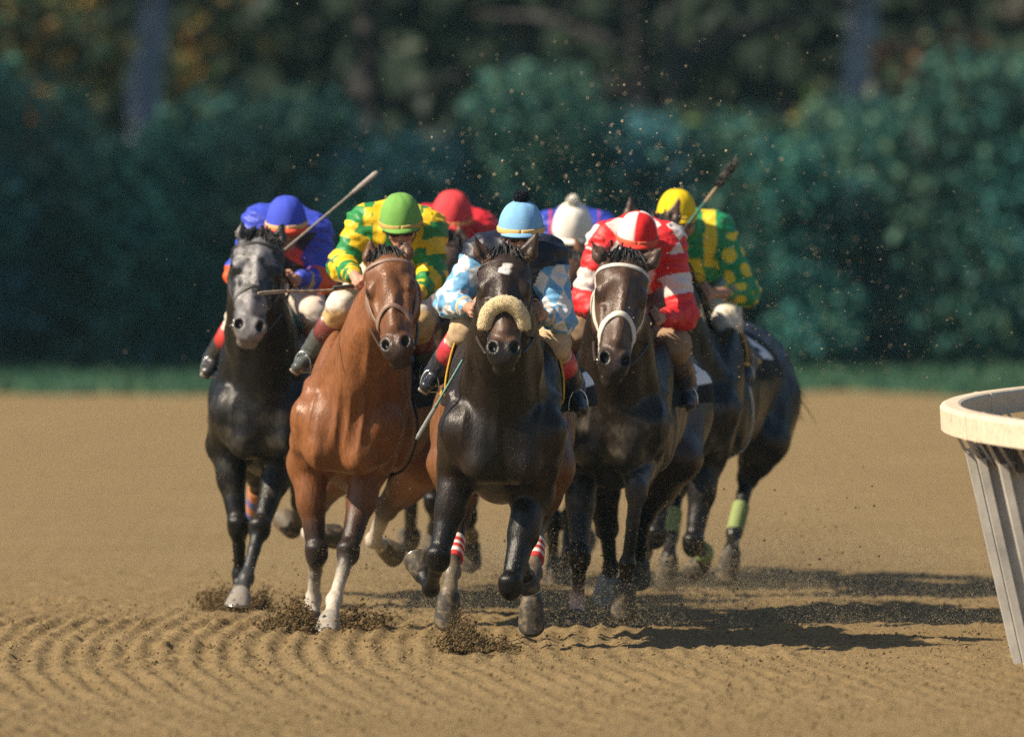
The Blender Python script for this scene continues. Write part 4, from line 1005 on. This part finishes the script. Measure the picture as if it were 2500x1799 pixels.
    G.cap(sL * .86 + sR * .14, sR * .86 + sL * .14, .095, .095, .06, tag='torso')
    G.cap(mid - V3(0, 0, .04), hip, .125, .125, .06, tag='torso', flat=((0, 0, 1), .85))
    G.ell(chest - V3(0, 0, .03), (.165, .17, .12), None, .06, tag='torso')
    G.cap(neck0 - (neck1 - neck0) * .2, neck0 + (neck1 - neck0) * .35, .085, .066, .04, tag='collar')
    for sh in (sL, sR): G.cap(mid + V3(0, .06, .045), sh + V3(0, .03, .0), .085, .078, .06, tag='torso')
    for t_, sh, el, wr in (('L', sL, eL, wL), ('R', sR, eR, wR)):
        G.cap(sh, el, .083 * pf, .068 * pf, .05, tag='up' + t_); G.ell(el, .067 * pf, None, .03, tag='up' + t_)
        ce = el + (wr - el) * s.get('sleeve', .8)
        G.cap(el, ce, .066 * pf, .046, .03, tag='fo' + t_)
    V, Q = G.build(.0068, 2)
    D = G.closest(V); tags = [p.tag for p in G.p]; near = D.argmin(1); tg = np.array(tags)[near]
    T_ = np.zeros(len(V)); A_ = np.zeros(len(V))
    for a_, b_, nm in ((sL, eL, 'upL'), (sR, eR, 'upR'), (eL, wL, 'foL'), (eR, wR, 'foR'), (hip, mid, 'torso')):
        m_ = tg == nm; ba = b_ - a_; q_ = V - a_; t = (q_ @ ba) / (ba @ ba); r_ = q_ - t[:, None] * ba
        e2 = nrm(np.array((0, -1., 0)) - ba * ((0, -1., 0) @ ba) / (ba @ ba)); e1 = np.cross(nrm(ba), e2)
        T_ = np.where(m_, t * np.linalg.norm(ba), T_); A_ = np.where(m_, np.arctan2(r_ @ e1, r_ @ e2) * .075, A_)
    Nn = vnormals(V, Q)
    arm = (tg != 'torso') & (tg != 'collar')
    fold = np.sin(T_ * 95 + 9 * (vnoise(V, 9, 31) - .5) + A_ * 25) * .5 + (vnoise(V * [1, 1, 1.6], 24, 33) - .5) * 1.6
    V = V + Nn * (fold * np.where(arm, .0075, .006))[:, None]
    C = s['silk'](V, tg, T_, A_, dict(mid=mid, across=across, sL=sL, sR=sR, eL=eL, eR=eR))
    sk = put('silks', mesh_np('silks', V, Q, M_silk, cols=C), parent=ob)
    for t_, el, wr in (('L', eL, wL), ('R', eR, wR)):
        d = wr - el; cu = MB(); a = el + d * (s.get('sleeve', .8) - .03); b = el + d * (s.get('sleeve', .8) + .05); cu.tube([a, a * .5 + b * .5, b], [.050, .049, .045], 16, col=s.get('cuff', (.4, .3, .2)))
        put('cuff', cu.mesh('cuff', M_silk), parent=sk)
    # --- breeches
    Gb = Body(); bcol = s.get('breech', (.62, .57, .48))
    Gb.ell(hip + V3(0, .03, -.02), (.17, .15, .13), None, .05, bcol)
    for sd, kn, an in ((-1, kL, aL), (1, kR, aR)):
        Gb.cap(hip + V3(sd * .09, 0, -.04), kn, .105, .074, .05, bcol); Gb.ell(kn, .072, None, .03, bcol); Gb.cap(kn, kn + (an - kn) * .38, .070, .058, .03, bcol)
    V, Q = Gb.build(.010, 2); Nn = vnormals(V, Q); V = V + Nn * ((vnoise(V * [1, .6, 1.4], 22, 5) - .5) * .012)[:, None]
    C = np.tile(np.array(bcol), (len(V), 1)) * (1 + .1 * (vnoise(V, 12, 6) - .5))[:, None]
    if 'breech_low' in s: C = mix(C, s['breech_low'], sstep(min(kL[2], kR[2]) + .08, min(kL[2], kR[2]) + .05, V[:, 2]))
    put('breeches', mesh_np('breeches', V, Q, M_breech, cols=C), parent=ob)
    # --- boots, with their coloured tops, and stirrups
    for sd, kn, an, to in ((-1, kL, aL, tL), (1, kR, aR, tR)):
        Bt = Body(); bc_ = np.array(s.get('boot', (.02, .02, .024))); top = kn + (an - kn) * .30
        fd = nrm(to - an)
        Bt.cap(top, an, .062, .044, .02, bc_); Bt.cap(top * .5 + an * .5, an, .058, .044, .03, bc_); Bt.cap(an - fd * .035, to, .042, .034, .03, bc_, flat=((0, 0, 1), .85)); Bt.ell(an - fd * .03 - V3(0, 0, .012), .04, None, .03, bc_)
        V, Q = Bt.build(.0075, 1); Nn = vnormals(V, Q); V = V + Nn * (np.sin((V - an) @ nrm(an - kn) * 120 + 6 * vnoise(V, 12, 3)) * .0035 * sstep(.12, .0, np.abs((V - an) @ nrm(an - kn) + .03)))[:, None]
        bt = put('boot', mesh_np('boot', V, Q, M_boot, cols=np.tile(bc_, (len(V), 1))), parent=ob)
        cm = MB(); a, b = kn + (an - kn) * .26, kn + (an - kn) * s.get('bandlen', .55)
        cm.tube([a, a + (b - a) * .5, b], [.0665, .064, .060], 18, col=s.get('boottop', (.25, .03, .03))); put('boot_top', cm.mesh('boot_top', M_boot), parent=bt)
        so = MB(); dn = nrm(np.cross(np.cross(fd, an - kn), fd)); so.tube([an - fd * .07 + dn * .038, an + dn * .033, to + dn * .030 + fd * .02], [.026, .030, .026], 10, .28, up=dn, col=s.get('sole', (.20, .16, .12))); put('sole', so.mesh('sole', M_boot), parent=bt)
        # stirrup iron and leather hang from the saddle
        st = MB(); c0 = an * .35 + to * .65; sx = nrm(np.cross(fd, (0, 0, 1)))
        arc = [c0 - V3(0, 0, .045) + sx * .045] + [c0 + sx * .045 * math.cos(t) + V3(0, 0, -.02 + .075 * math.sin(t)) for t in np.linspace(0, math.pi, 12)] + [c0 - V3(0, 0, .045) - sx * .045]
        st.tube(arc + [arc[0]], .0042, 7); put('stirrup', st.mesh('stirrup', M_metal), parent=h.ob)
        sl = MB(); pts, gn = drape(h.B, spline([c0 + V3(0, .0, .08), c0 * .5 + h.T(sd * .26, .6, .25) * .5, h.T(sd * .22, .58, .27)], 12), .03, 1); pts[0] = c0 + V3(0, 0, .08); sl.tube(pts, .013, 6, .25, up=h.rx, col=(.03, .025, .02)); put('stirrup_leather', sl.mesh('stirrup_leather', M_strap), parent=h.ob)
    # --- cap over the helmet
    rx_, ry_, rzz = s.get('capr', (.104, .126, .120)); m = MB(); nn, mm = 48, 14; vs, cs = [], []
    pat = s['capcol']
    for i in range(mm + 1):
        ph = math.pi / 2 * i / mm
        for k_ in range(nn):
            th = 2 * math.pi * k_ / nn
            w = 1 + .006 * math.sin(th * 8) * math.sin(ph * 2) + .012 * (vnoise(np.array([[math.cos(th) * 2, math.sin(th) * 2, i * .25 + 3]]), 1.7, s['seed'])[0] - .5)
            x, y = math.sin(th), math.cos(th)
            p = H(rx_ * w * x * math.cos(ph) ** .74, ry_ * w * y * math.cos(ph) ** .74 - .008, -.028 + (rzz + .03) * w * math.sin(ph)); vs.append(p)
            cs.append(pat(th, ph))
    fs = [(i * nn + k_, i * nn + (k_ + 1) % nn, (i + 1) * nn + (k_ + 1) % nn, (i + 1) * nn + k_) for i in range(mm) for k_ in range(nn)] + [tuple(range(nn - 1, -1, -1))]
    m.add(vs, fs, np.array(cs)); cp = put('cap', m.mesh('cap', M_cap), parent=ob)
    if s.get('band') is not None:
        m = MB(); m.tube([H(rx_ * 1.012 * math.sin(t), ry_ * 1.012 * math.cos(t) - .008, -.014 - .004 * math.cos(t)) for t in np.linspace(0, 2 * math.pi, 49)], .0042, 8, 3.3, up=lat * 0 + cr, col=s['band'])
        me = m.mesh('cap_band', M_cap); put('cap_band', me, parent=cp)
    if s.get('rim') is not None:
        m = MB(); m.tube([H(rx_ * 1.01 * math.sin(t), ry_ * 1.01 * math.cos(t) - .008, -.038 - .008 * math.cos(t)) for t in np.linspace(0, 2 * math.pi, 49)], .0045, 8, 3.2, up=cr, col=s['rim'])
        put('cap_rim', m.mesh('cap_rim', M_cap), parent=cp)
    m = MB(); vs = []; pc_ = s.get('peak', pat(0, 0)); n2 = 17
    for t in np.linspace(-1.05, 1.05, n2):
        for j, (r_, dz) in enumerate(((1.0, -.016), (1.0 + .20 * math.cos(t * 1.45), -.034), (1.0 + .20 * math.cos(t * 1.45), -.039), (.98, -.024))):
            vs.append(H(rx_ * r_ ** .6 * math.sin(t), ry_ * r_ * math.cos(t) - .008, dz))
    fs = [(i * 4 + j, i * 4 + (j + 1) % 4, i * 4 + 4 + (j + 1) % 4, i * 4 + 4 + j) for i in range(n2 - 1) for j in range(4)] + [(3, 2, 1, 0), tuple((n2 - 1) * 4 + j for j in range(4))]
    m.add(vs, fs, pc_); put('cap_peak', m.mesh('cap_peak', M_cap), parent=cp)
    if s.get('pom') is not None:
        m = MB(); rg = np.random.default_rng(s['seed']); o = H(0, -.004, rzz + .020); m.ball(o, .030, 14, 10, s['pom'], .07, rg)
        for i in range(500):
            d = nrm(rg.normal(size=3)); m.tube([o + d * .026, o + d * (.034 + .006 * rg.random())], [.003, .001], 3, col=np.array(s['pom']) * rg.uniform(.7, 1.2), cap=False)
        put('pompom', m.mesh('pompom', M_cap), parent=cp)
    m = MB(); m.tube([H(.088 * math.sin(t), .092 * math.cos(t) + .012 - .02 * abs(math.sin(t)), -.048) for t in np.linspace(-1.25, 1.25, 15)], [.010] + [.017] * 13 + [.010], 8, .45, up=cr * 0 + cr, col=(.05, .04, .035))
    m2 = MB()
    gg = put('goggles', m.mesh('goggles', M_strap), parent=ob)
    for sd in (-1, 1):
        m2 = MB(); m2.ball(H(sd * .033, .100, -.047), (.027, .010, .017), 12, 8); put('lens', m2.mesh('lens', M_lens), parent=gg)
    m = MB(); m.tube([H(-.080, .01, -.03), H(-.066, .035, -.085), H(-.03, .05, -.132), H(.03, .05, -.132), H(.066, .035, -.085), H(.080, .01, -.03)], .006, 6, .5, col=(.05, .045, .04)); put('chin_strap', m.mesh('chin_strap', M_strap), parent=cp)
    add_reins(h, (wL + nrm(hL - wL) * .075 + V3(0, -.02, -.02), wR + nrm(hR - wR) * .075 + V3(0, -.02, -.02)), s.get('reincol', (.05, .035, .025)))
    return ob
def whip(name, a, b, cols, label, popper=None, bend=0, r=(.0075, .006)):
    a, b = np.asarray(a, float), np.asarray(b, float); L = b - a; side = nrm(np.cross(L, (0, 1, 0)))
    m = MB(); pts = [a + L * t + side * bend * math.sin(math.pi * t) for t in np.linspace(0, 1, 30)]
    m.tube(pts, [r[0] + (r[1] - r[0]) * t + (.0012 if i % 2 else 0) for i, t in enumerate(np.linspace(0, 1, 30))], 8, cols=[cols[min(len(cols) - 1, int(i * len(cols) / 30))] for i in range(30)])
    w = put('riding_whip', m.mesh('riding_whip', M_strap), base=a); tag(w, label, 'whip')
    hm = MB(); d = nrm(L); hm.tube([a - d * .012, a - d * .002, a + d * .16], [.012, .011, .009], 10, col=(.03, .025, .022)); put('handle', hm.mesh('handle', M_strap), parent=w)
    if popper:
        pm = MB(); e = b; wd = popper[1]
        if popper[0] == 'feather':
            rg = np.random.default_rng(3)
            for i in range(80):
                p = b - d * rg.uniform(-.02, .13); pm.tube([p, p + d * .03 + nrm(rg.normal(size=3)) * .020, p + d * .07 + nrm(rg.normal(size=3)) * .034], [.006, .006, .0015], 4, .5, col=(.02, .017, .015))
        else: pm.tube([e - d * .02, e + d * .05, e + d * .15, e + d * .17], [.008, wd, wd * 1.05, wd * .6], 8, .35, up=(0, 1, 0.01), col=popper[2])
        put('whip_flap', pm.mesh('whip_flap', M_strap), parent=w)
    return w

# --- racing colours
def C3(*c): return np.array(c, float)
def plain(col): return lambda th, ph: col
BLUE, ORANGE, NAVY = C3(.045, .075, .52), C3(.75, .12, .035), C3(.012, .014, .03)
def silk_blue(V, tg, t, a, d):
    C = np.tile(BLUE, (len(V), 1)); fo = (tg == 'foL') | (tg == 'foR'); up = (tg == 'upL') | (tg == 'upR')
    C = np.where(((up & (t > .26)) | (fo & (t < .10)))[:, None], ORANGE, C)
    C = np.where((fo & (t > .155) & (t < .185))[:, None], C3(.5, .36, .2), C)
    rel = V - d['mid']; front = (tg == 'torso') & (rel[:, 2] < -.02) & (np.abs(rel @ d['across']) < .17)
    C = np.where(front[:, None], NAVY, C)
    C = np.where((front & (np.abs(rel @ d['across'] * .5 + rel[:, 2] + .10) < .035))[:, None], C3(.45, .05, .04), C)
    return C
GRN, YEL = C3(.02, .22, .055), C3(.75, .50, .015)
def silk_check(V, tg, t, a, d):
    arm = (tg != 'torso') & (tg != 'collar'); rel = V - d['mid']; ac = rel @ d['across']
    w = .03 * (vnoise(V, 9, 3) - .5); u = np.floor((t + w + .02 + .038 * (a + .5 * w > .02)) / .078).astype(int)
    C = np.where((u % 2 == 0)[:, None], GRN, YEL)
    ty = (np.abs(np.abs(ac + w) - .085) < .032) & (rel[:, 2] > -.20)
    ty = ty ^ ((np.floor((rel[:, 2] + w) / .10).astype(int) % 2 == 0) & (np.abs(ac) > .12))
    C = np.where(arm[:, None], C, np.where(ty[:, None], YEL, GRN))
    return np.where((arm & (t > .235) & (t < .262) & ((tg == 'upL')))[:, None], C3(.05, .055, .07), C)
LB, LW = C3(.14, .35, .58), C3(.66, .65, .64)
def silk_diamond(V, tg, t, a, d):
    arm = (tg != 'torso') & (tg != 'collar'); C = np.tile(C3(.010, .013, .028), (len(V), 1))
    k_ = (np.floor((t / .140 + a / .10) + .15).astype(int) + np.floor((t / .140 - a / .10) + .4).astype(int)) % 2
    C = np.where(arm[:, None], np.where((k_ == 0)[:, None], LB, LW), C)
    s0 = ((tg == 'upL') | (tg == 'upR')) & (t < .055)
    return np.where(s0[:, None], C3(.010, .013, .028), C)
RED, RW = C3(.68, .022, .025), C3(.70, .62, .58)
def silk_red(V, tg, t, a, d):
    C = np.tile(RED, (len(V), 1)); up = (tg == 'upL') | (tg == 'upR')
    C = np.where((up & (t > .165) & (t < .265))[:, None], RW, C)
    rel = V - d['mid']; ac = rel @ d['across']
    x = np.abs(((ac + .02) % .15) - .075) / .066; z = np.abs(((rel[:, 2] + rel[:, 1] * .6 + .04) % .19) - .095) / .095
    C = np.where((((tg == 'torso') | (tg == 'collar') | (up & (t < .07))) & (x + z < .95))[:, None], RW, C)
    return C
def silk_dots(V, tg, t, a, d):
    G2, Y2 = C3(.012, .25, .09), C3(.75, .57, .03)
    C = np.tile(G2, (len(V), 1)); arm = (tg != 'torso') & (tg != 'collar'); up = (tg == 'upL') | (tg == 'upR')
    tt = np.where((tg == 'foL') | (tg == 'foR'), t + .36, t)
    j = np.floor(tt / .102); uu = (tt / .102) % 1 - .5; vv = ((a / .118 + .5 * (j % 2)) % 1) - .5
    C = np.where((arm & (uu ** 2 * .102 ** 2 + vv ** 2 * .118 ** 2 < .039 ** 2) & ~(up & (t < .05)))[:, None], Y2, C)
    rel = V - d['mid']; ac = rel @ d['across']
    yk = (tg == 'torso') & ((rel[:, 2] < -.12) & (ac < .0) | (np.abs(ac - .075 - rel[:, 2] * .2) < .034) & (rel[:, 2] > -.16))
    return np.where(yk[:, None], Y2, C)
def silk_plain(col, trim=None):
    def f(V, tg, t, a, d):
        C = np.tile(C3(*col), (len(V), 1))
        if trim is not None: C = np.where((np.abs(np.abs((V - d['mid']) @ d['across']) - .13) < .006)[:, None] & (tg == 'torso')[:, None], C3(*trim), C)
        return C
    return f
def quart(th, ph):
    q_ = int(math.floor((th + .22) / (math.pi / 2))) % 2; return (.72, .66, .64) if q_ else (.68, .022, .025)
JS = {}
JS['h3'] = dict(cap=(1272, 551), seed=1, tilt=8, capcol=plain((.20, .42, .68)), capr=(.107, .122, .112), band=(.62, .42, .16), pom=(.012, .014, .03), silk=silk_diamond, cuff=(.6, .45, .3), breech=(.50, .36, .22), boottop=(.55, .04, .06), boot=(.018, .02, .03), bandlen=.62,
    shL=(1178, 622), shR=(1340, 628), elL=(1100, 738), elR=(1368, 782), wrL=(1146, 752), wrR=(1322, 768), haL=(1170, 760), haR=(1304, 764), knL=(1138, 806), knR=(1352, 838), anL=(1062, 915), anR=(1402, 945), toL=(1042, 942), toR=(1417, 998),
    label='jockey in dark blue silks with blue and white diamond sleeves and pale blue pompom cap')
JS['h2'] = dict(cap=(978, 534), seed=2, tilt=15, roll=-3, capcol=plain((.16, .36, .08)), band=(.45, .33, .10), silk=silk_check, cuff=(.02, .20, .05), breech=(.62, .57, .5), boottop=(.20, .05, .045), boot=(.08, .09, .085), bandlen=.6, breech_low=(.55, .38, .17), skin=(.50, .25, .17),
    shL=(890, 548), shR=(1048, 560), elL=(836, 650), elR=(1056, 672), wrL=(868, 675, .02), wrR=(1020, 720), haL=(886, 700, -.05), haR=(1000, 730), knL=(838, 748), knR=(1020, 790), anL=(758, 866), anR=(1042, 880), toL=(728, 896), toR=(1050, 915), 
    label='jockey in green and yellow checked silks and a green cap')
JS['h1'] = dict(cap=(699, 538), seed=3, tilt=12, roll=-2, capcol=plain((.055, .085, .55)), band=(.62, .38, .17), peak=(.75, .10, .05), rim=(.75, .10, .05), silk=silk_blue, cuff=(.05, .07, .4), breech=(.66, .58, .5), boottop=(.62, .05, .045), boot=(.03, .03, .034), bandlen=.6, dust=.6,
    shL=(632, 548), shR=(770, 570), elL=(584, 668), elR=(790, 680), wrL=(628, 692), wrR=(722, 682), haL=(645, 700), haR=(708, 690), knL=(590, 775), knR=(768, 765), anL=(520, 880), anR=(790, 880), toL=(508, 906), toR=(800, 910),
    label='jockey in blue silks with orange sleeves and blue cap over a red peak')
JS['h5'] = dict(cap=(1557, 574), seed=4, tilt=14, roll=4, capcol=quart, peak=(.68, .05, .035), capr=(.101, .122, .112), band=(.6, .12, .06), silk=silk_red, cuff=(.6, .03, .03), breech=(.30, .20, .13), boottop=(.12, .07, .06), boot=(.05, .05, .065), bandlen=.7, dust=.7,
    shL=(1478, 590), shR=(1632, 592), elL=(1424, 735), elR=(1668, 770), wrL=(1452, 762), wrR=(1612, 778), haL=(1470, 768), haR=(1592, 778), knL=(1418, 806), knR=(1648, 838), anL=(1372, 900), anR=(1676, 945), toL=(1366, 930), toR=(1684, 984),
    label='jockey in red and white silks and a quartered red and white cap')
JS['h7'] = dict(cap=(1652, 520), seed=5, tilt=8, roll=2, turn=0, capcol=plain((.80, .55, .012)), band=(.75, .5, .04), silk=silk_dots, cuff=(.4, .25, .15), breech=(.66, .62, .55), boottop=(.03, .04, .09), boot=(.02, .025, .05), bandlen=.4, sleeve=.5,
    shL=(1640, 590), shR=(1752, 562), elL=(1610, 700), elR=(1822, 715), wrL=(1640, 720), wrR=(1740, 716), haL=(1660, 722), haR=(1716, 716), knL=(1650, 770), knR=(1774, 785), anL=(1640, 880), anR=(1824, 888), toL=(1636, 915), toR=(1818, 922),
    label='jockey in green silks with yellow dots and a plain yellow cap')
JS['h4'] = dict(cap=(1103, 525), seed=6, tilt=18, roll=2, capcol=plain((.66, .055, .065)), capr=(.110, .128, .125), band=(.62, .22, .09), silk=silk_plain((.55, .02, .03)), dust=.8, skin=(.32, .14, .08),
    shL=(1040, 545), shR=(1178, 562), elL=(1030, 690), elR=(1228, 660), wrL=(1065, 715), wrR=(1160, 715), haL=(1080, 720), haR=(1140, 720), knL=(1020, 775), knR=(1190, 775), anL=(1000, 880), anR=(1200, 880), toL=(995, 905), toR=(1205, 905),
    label='jockey in plain red silks and plain red cap')
JS['h6'] = dict(cap=(1398, 556), seed=7, tilt=24, capcol=plain((.80, .75, .66)), pom=(.82, .78, .70), silk=silk_plain((.03, .06, .42), (.6, .06, .10)), dust=.9, capr=(.110, .126, .135),
    shL=(1335, 560), shR=(1470, 562), elL=(1310, 700), elR=(1490, 700), wrL=(1350, 730), wrR=(1440, 730), haL=(1365, 735), haR=(1425, 735), knL=(1310, 800), knR=(1470, 800), anL=(1300, 890), anR=(1480, 890), toL=(1296, 915), toR=(1484, 915),
    label='jockey in royal blue silks and a white knitted cap with pompom')
for k_ in JS: make_jockey(JS[k_], HS[k_], HO[k_])
GREEN_S, TAN_S, GREY_S = (.06, .17, .13), (.42, .30, .18), (.20, .18, .16)
whip('w', P(640, 657, 57.3), P(862, 470, 57.1), [GREY_S], 'grey whip raised slantwise beside the blue cap', ('flap', .012, (.38, .34, .32)), r=(.0065, .006))
whip('w', P(880, 697, 54.95), P(700, 711, 54.7), [TAN_S, GREY_S] * 8, 'braided tan whip held level across the grey faced horse', ('flap', .009, (.34, .28, .2)), bend=.012, r=(.007, .006))
whip('w', P(1172, 806, 52.35), P(1062, 995, 52.3), [GREEN_S], 'green whip pointing down along the leading horse', ('flap', .010, (.22, .22, .20)), r=(.0065, .0055))
whip('w', P(1640, 600, 58.7), P(1778, 420, 58.5), [GREEN_S] * 6 + [TAN_S] * 4, 'green and tan whip with black feather tip raised at right', ('feather', .02), r=(.008, .007))

# ------------------------------------------------------------------ thrown dirt and dust
M_clod = dirt_mat('damp_clod', (.15, .10, .045), (.21, .145, .07), (.08, .053, .025))
M_grit = dirt_mat('dry_grit', (.48, .40, .27), (.58, .50, .34), (.36, .28, .18))
def lumps(name, C, S, rng, mat):
    """many small irregular lumps of earth in one mesh"""
    ico = np.array([(0, 0, 1), (.89, 0, .45), (.28, .85, .45), (-.72, .53, .45), (-.72, -.53, .45), (.28, -.85, .45), (.72, .53, -.45), (-.28, .85, -.45), (-.89, 0, -.45), (-.28, -.85, -.45), (.72, -.53, -.45), (0, 0, -1)], float)
    fc = np.array([(0, 1, 2), (0, 2, 3), (0, 3, 4), (0, 4, 5), (0, 5, 1), (1, 6, 2), (2, 7, 3), (3, 8, 4), (4, 9, 5), (5, 10, 1), (6, 7, 2), (7, 8, 3), (8, 9, 4), (9, 10, 5), (10, 6, 1), (6, 11, 7), (7, 11, 8), (8, 11, 9), (9, 11, 10), (10, 11, 6)])
    n = len(C); v = C[:, None, :] + ico[None] * (S[:, None, None] * rng.uniform(.55, 1.25, (n, 12, 1))) * rng.uniform(.7, 1.2, (n, 1, 3))
    f = (fc[None] + 12 * np.arange(n)[:, None, None]).reshape(-1, 3)
    return mesh_np(name, v.reshape(-1, 3), f, mat, smooth=False)
rd = np.random.default_rng(77)
def splash(u, v, Y, n, wide, high, label, lean=0):
    o = P(u, v, Y); o[2] = 0
    a = rd.normal(0, 1, (n, 3)); hgt = rd.beta(.9, 3.2, n) * high
    n_ = 0; cl = rd.normal(0, 1, (14, 2)) * [.8, .5]; kk = rd.integers(0, 14, n)
    hgt = np.clip(hgt * (.55 + .9 * rd.random(14)[kk]), 0, high * 1.3)
    C = o + np.stack([(cl[kk, 0] + rd.normal(0, .38, n)) * wide * (.75 + .5 * hgt / high) + lean * hgt, rd.normal(0, .16, n), hgt], 1)
    C[:, 2] *= np.exp(-((C[:, 0] - o[0] - lean * hgt) / (wide * 1.7)) ** 2) ; C[:, 2] -= .006
    S = (.0014 + .0075 * rd.random(n) ** 3 + .010 * (rd.random(n) < .02)) * (1.2 - .5 * hgt / high)
    tag(put('kicked_dirt', lumps('kicked_dirt', C, S, rd, M_clod), base=o), label, 'dirt', kind='stuff')
splash(545, 1465, 57.3, 2600, .08, .17, 'dark dirt thrown up left of the black horse hoof', -.3)
splash(625, 1460, 57.4, 1300, .06, .15, 'dark dirt thrown up right of the black horse hoof', .3)
splash(730, 1530, 54.7, 4200, .085, .22, 'dark dirt thrown up around the bay horse hooves', -.2)
splash(865, 1525, 54.9, 2000, .10, .19, 'loose dirt flying behind the bay horse leading hoof', .6)
splash(1130, 1588, 52.25, 4400, .085, .20, 'dark dirt kicked up below the leading horse', -.1)
splash(1195, 1590, 52.2, 1200, .06, .07, 'low ridge of dirt beside the clump below the leader', .2)
# clods scattered over the harrowed track
n = 11000
x = rd.uniform(-3.6, 3.4, n); y = rd.uniform(43.5, 58, n)
S = .003 + .009 * rd.random(n) ** 3
z = track_height(x, y) + S * .3
tag(put('loose_clods', lumps('loose_clods', np.stack([x, y, z], 1), S, rd, M_dirt)), 'small loose lumps lying over the harrowed dirt', 'dirt', kind='stuff')
# grit in the air behind and above the pack
n = 9000
Yg = rd.uniform(54.5, 72, n); u = rd.normal(1560, 430, n); v = 930 - np.abs(rd.normal(0, 1, n)) * 330
C = np.stack([(u - CX) / FPX * Yg, Yg, EYE - (v - HZ) / FPX * Yg], 1); C[:, 2] = np.maximum(C[:, 2], .02)
n2 = 330; Y2 = rd.uniform(54, 64, n2); u2 = rd.normal(1420, 280, n2); v2 = 500 - np.abs(rd.normal(60, 190, n2))
C2 = np.stack([(u2 - CX) / FPX * Y2, Y2, EYE - (v2 - HZ) / FPX * Y2], 1)
C = np.concatenate([C, C2]); S = np.concatenate([.0009 + .0038 * rd.random(n) ** 5, .0022 + .0070 * rd.random(n2) ** 2.5])
tag(put('flying_grit', lumps('flying_grit', C, S, rd, M_grit)), 'grit thrown into the air above and behind the pack', 'dirt', kind='stuff')
n = 900; Yg = rd.uniform(53.5, 60, n); u = np.concatenate([rd.uniform(1350, 2150, n // 2), rd.uniform(560, 1400, n - n // 2)]); zz = .9 * rd.beta(.8, 2.5, n)
C = np.stack([(u - CX) / FPX * Yg, Yg, zz], 1)
tag(put('flying_clods', lumps('flying_clods', C, .002 + .006 * rd.random(n) ** 2.5, rd, M_clod)), 'dark clods flying low between and behind the legs', 'dirt', kind='stuff')


# fine dust drifting low among and behind the legs
n = 360000; Yd = rd.uniform(54.2, 66, n); xx = rd.normal(.35, .95, n) + (rd.random(n) < .4) * rd.random(n) * 1.6
p_ = np.stack([xx, Yd, np.zeros(n)], 1); hz_ = rd.beta(.7, 3.6, n) * (.25 + .75 * vnoise(p_, 1.1, 91)) * 1.0
keep = vnoise(p_ + hz_[:, None] * [0, 0, 1], 2.2, 92) > .42; xx, Yd, hz_ = xx[keep], Yd[keep], hz_[keep]; n = len(xx)
C = np.stack([xx, Yd, hz_], 1); tet = np.array([(1, 1, 1), (1, -1, -1), (-1, 1, -1), (-1, -1, 1)], float); S = .0006 + .0011 * rd.random(n) ** 2
v = C[:, None] + tet[None] * (S[:, None, None] * rd.uniform(.5, 1.3, (n, 4, 1))) * rd.choice([-1, 1], (n, 1, 3))
f = (np.array([(0, 1, 2), (0, 3, 1), (0, 2, 3), (1, 3, 2)])[None] + 4 * np.arange(n)[:, None, None]).reshape(-1, 3)
tag(put('drifting_dust', mesh_np('drifting_dust', v.reshape(-1, 3), f, M_grit, smooth=False)), 'fine tan dust drifting low among and behind the legs', 'dust', kind='stuff')
# the dusty air between the camera and the wood
M_haze = bpy.data.materials.new('dusty_air'); M_haze.use_nodes = True; t = M_haze.node_tree; t.nodes.clear()
out = t.nodes.new('ShaderNodeOutputMaterial'); pv = t.nodes.new('ShaderNodeVolumePrincipled')
pv.inputs['Color'].default_value = (.45, .78, .86, 1); pv.inputs['Density'].default_value = .00015; pv.inputs['Anisotropy'].default_value = .0
t.links.new(pv.outputs[0], out.inputs['Volume'])
m = MB(); m.box((0, 700, 30), V3(1600, 0, 0), V3(0, 1900, 0), V3(0, 0, 32.0))
tag(put('haze', m.mesh('haze', M_haze, smooth=False)), 'thin dusty haze in the air over the track', 'haze', kind='stuff')
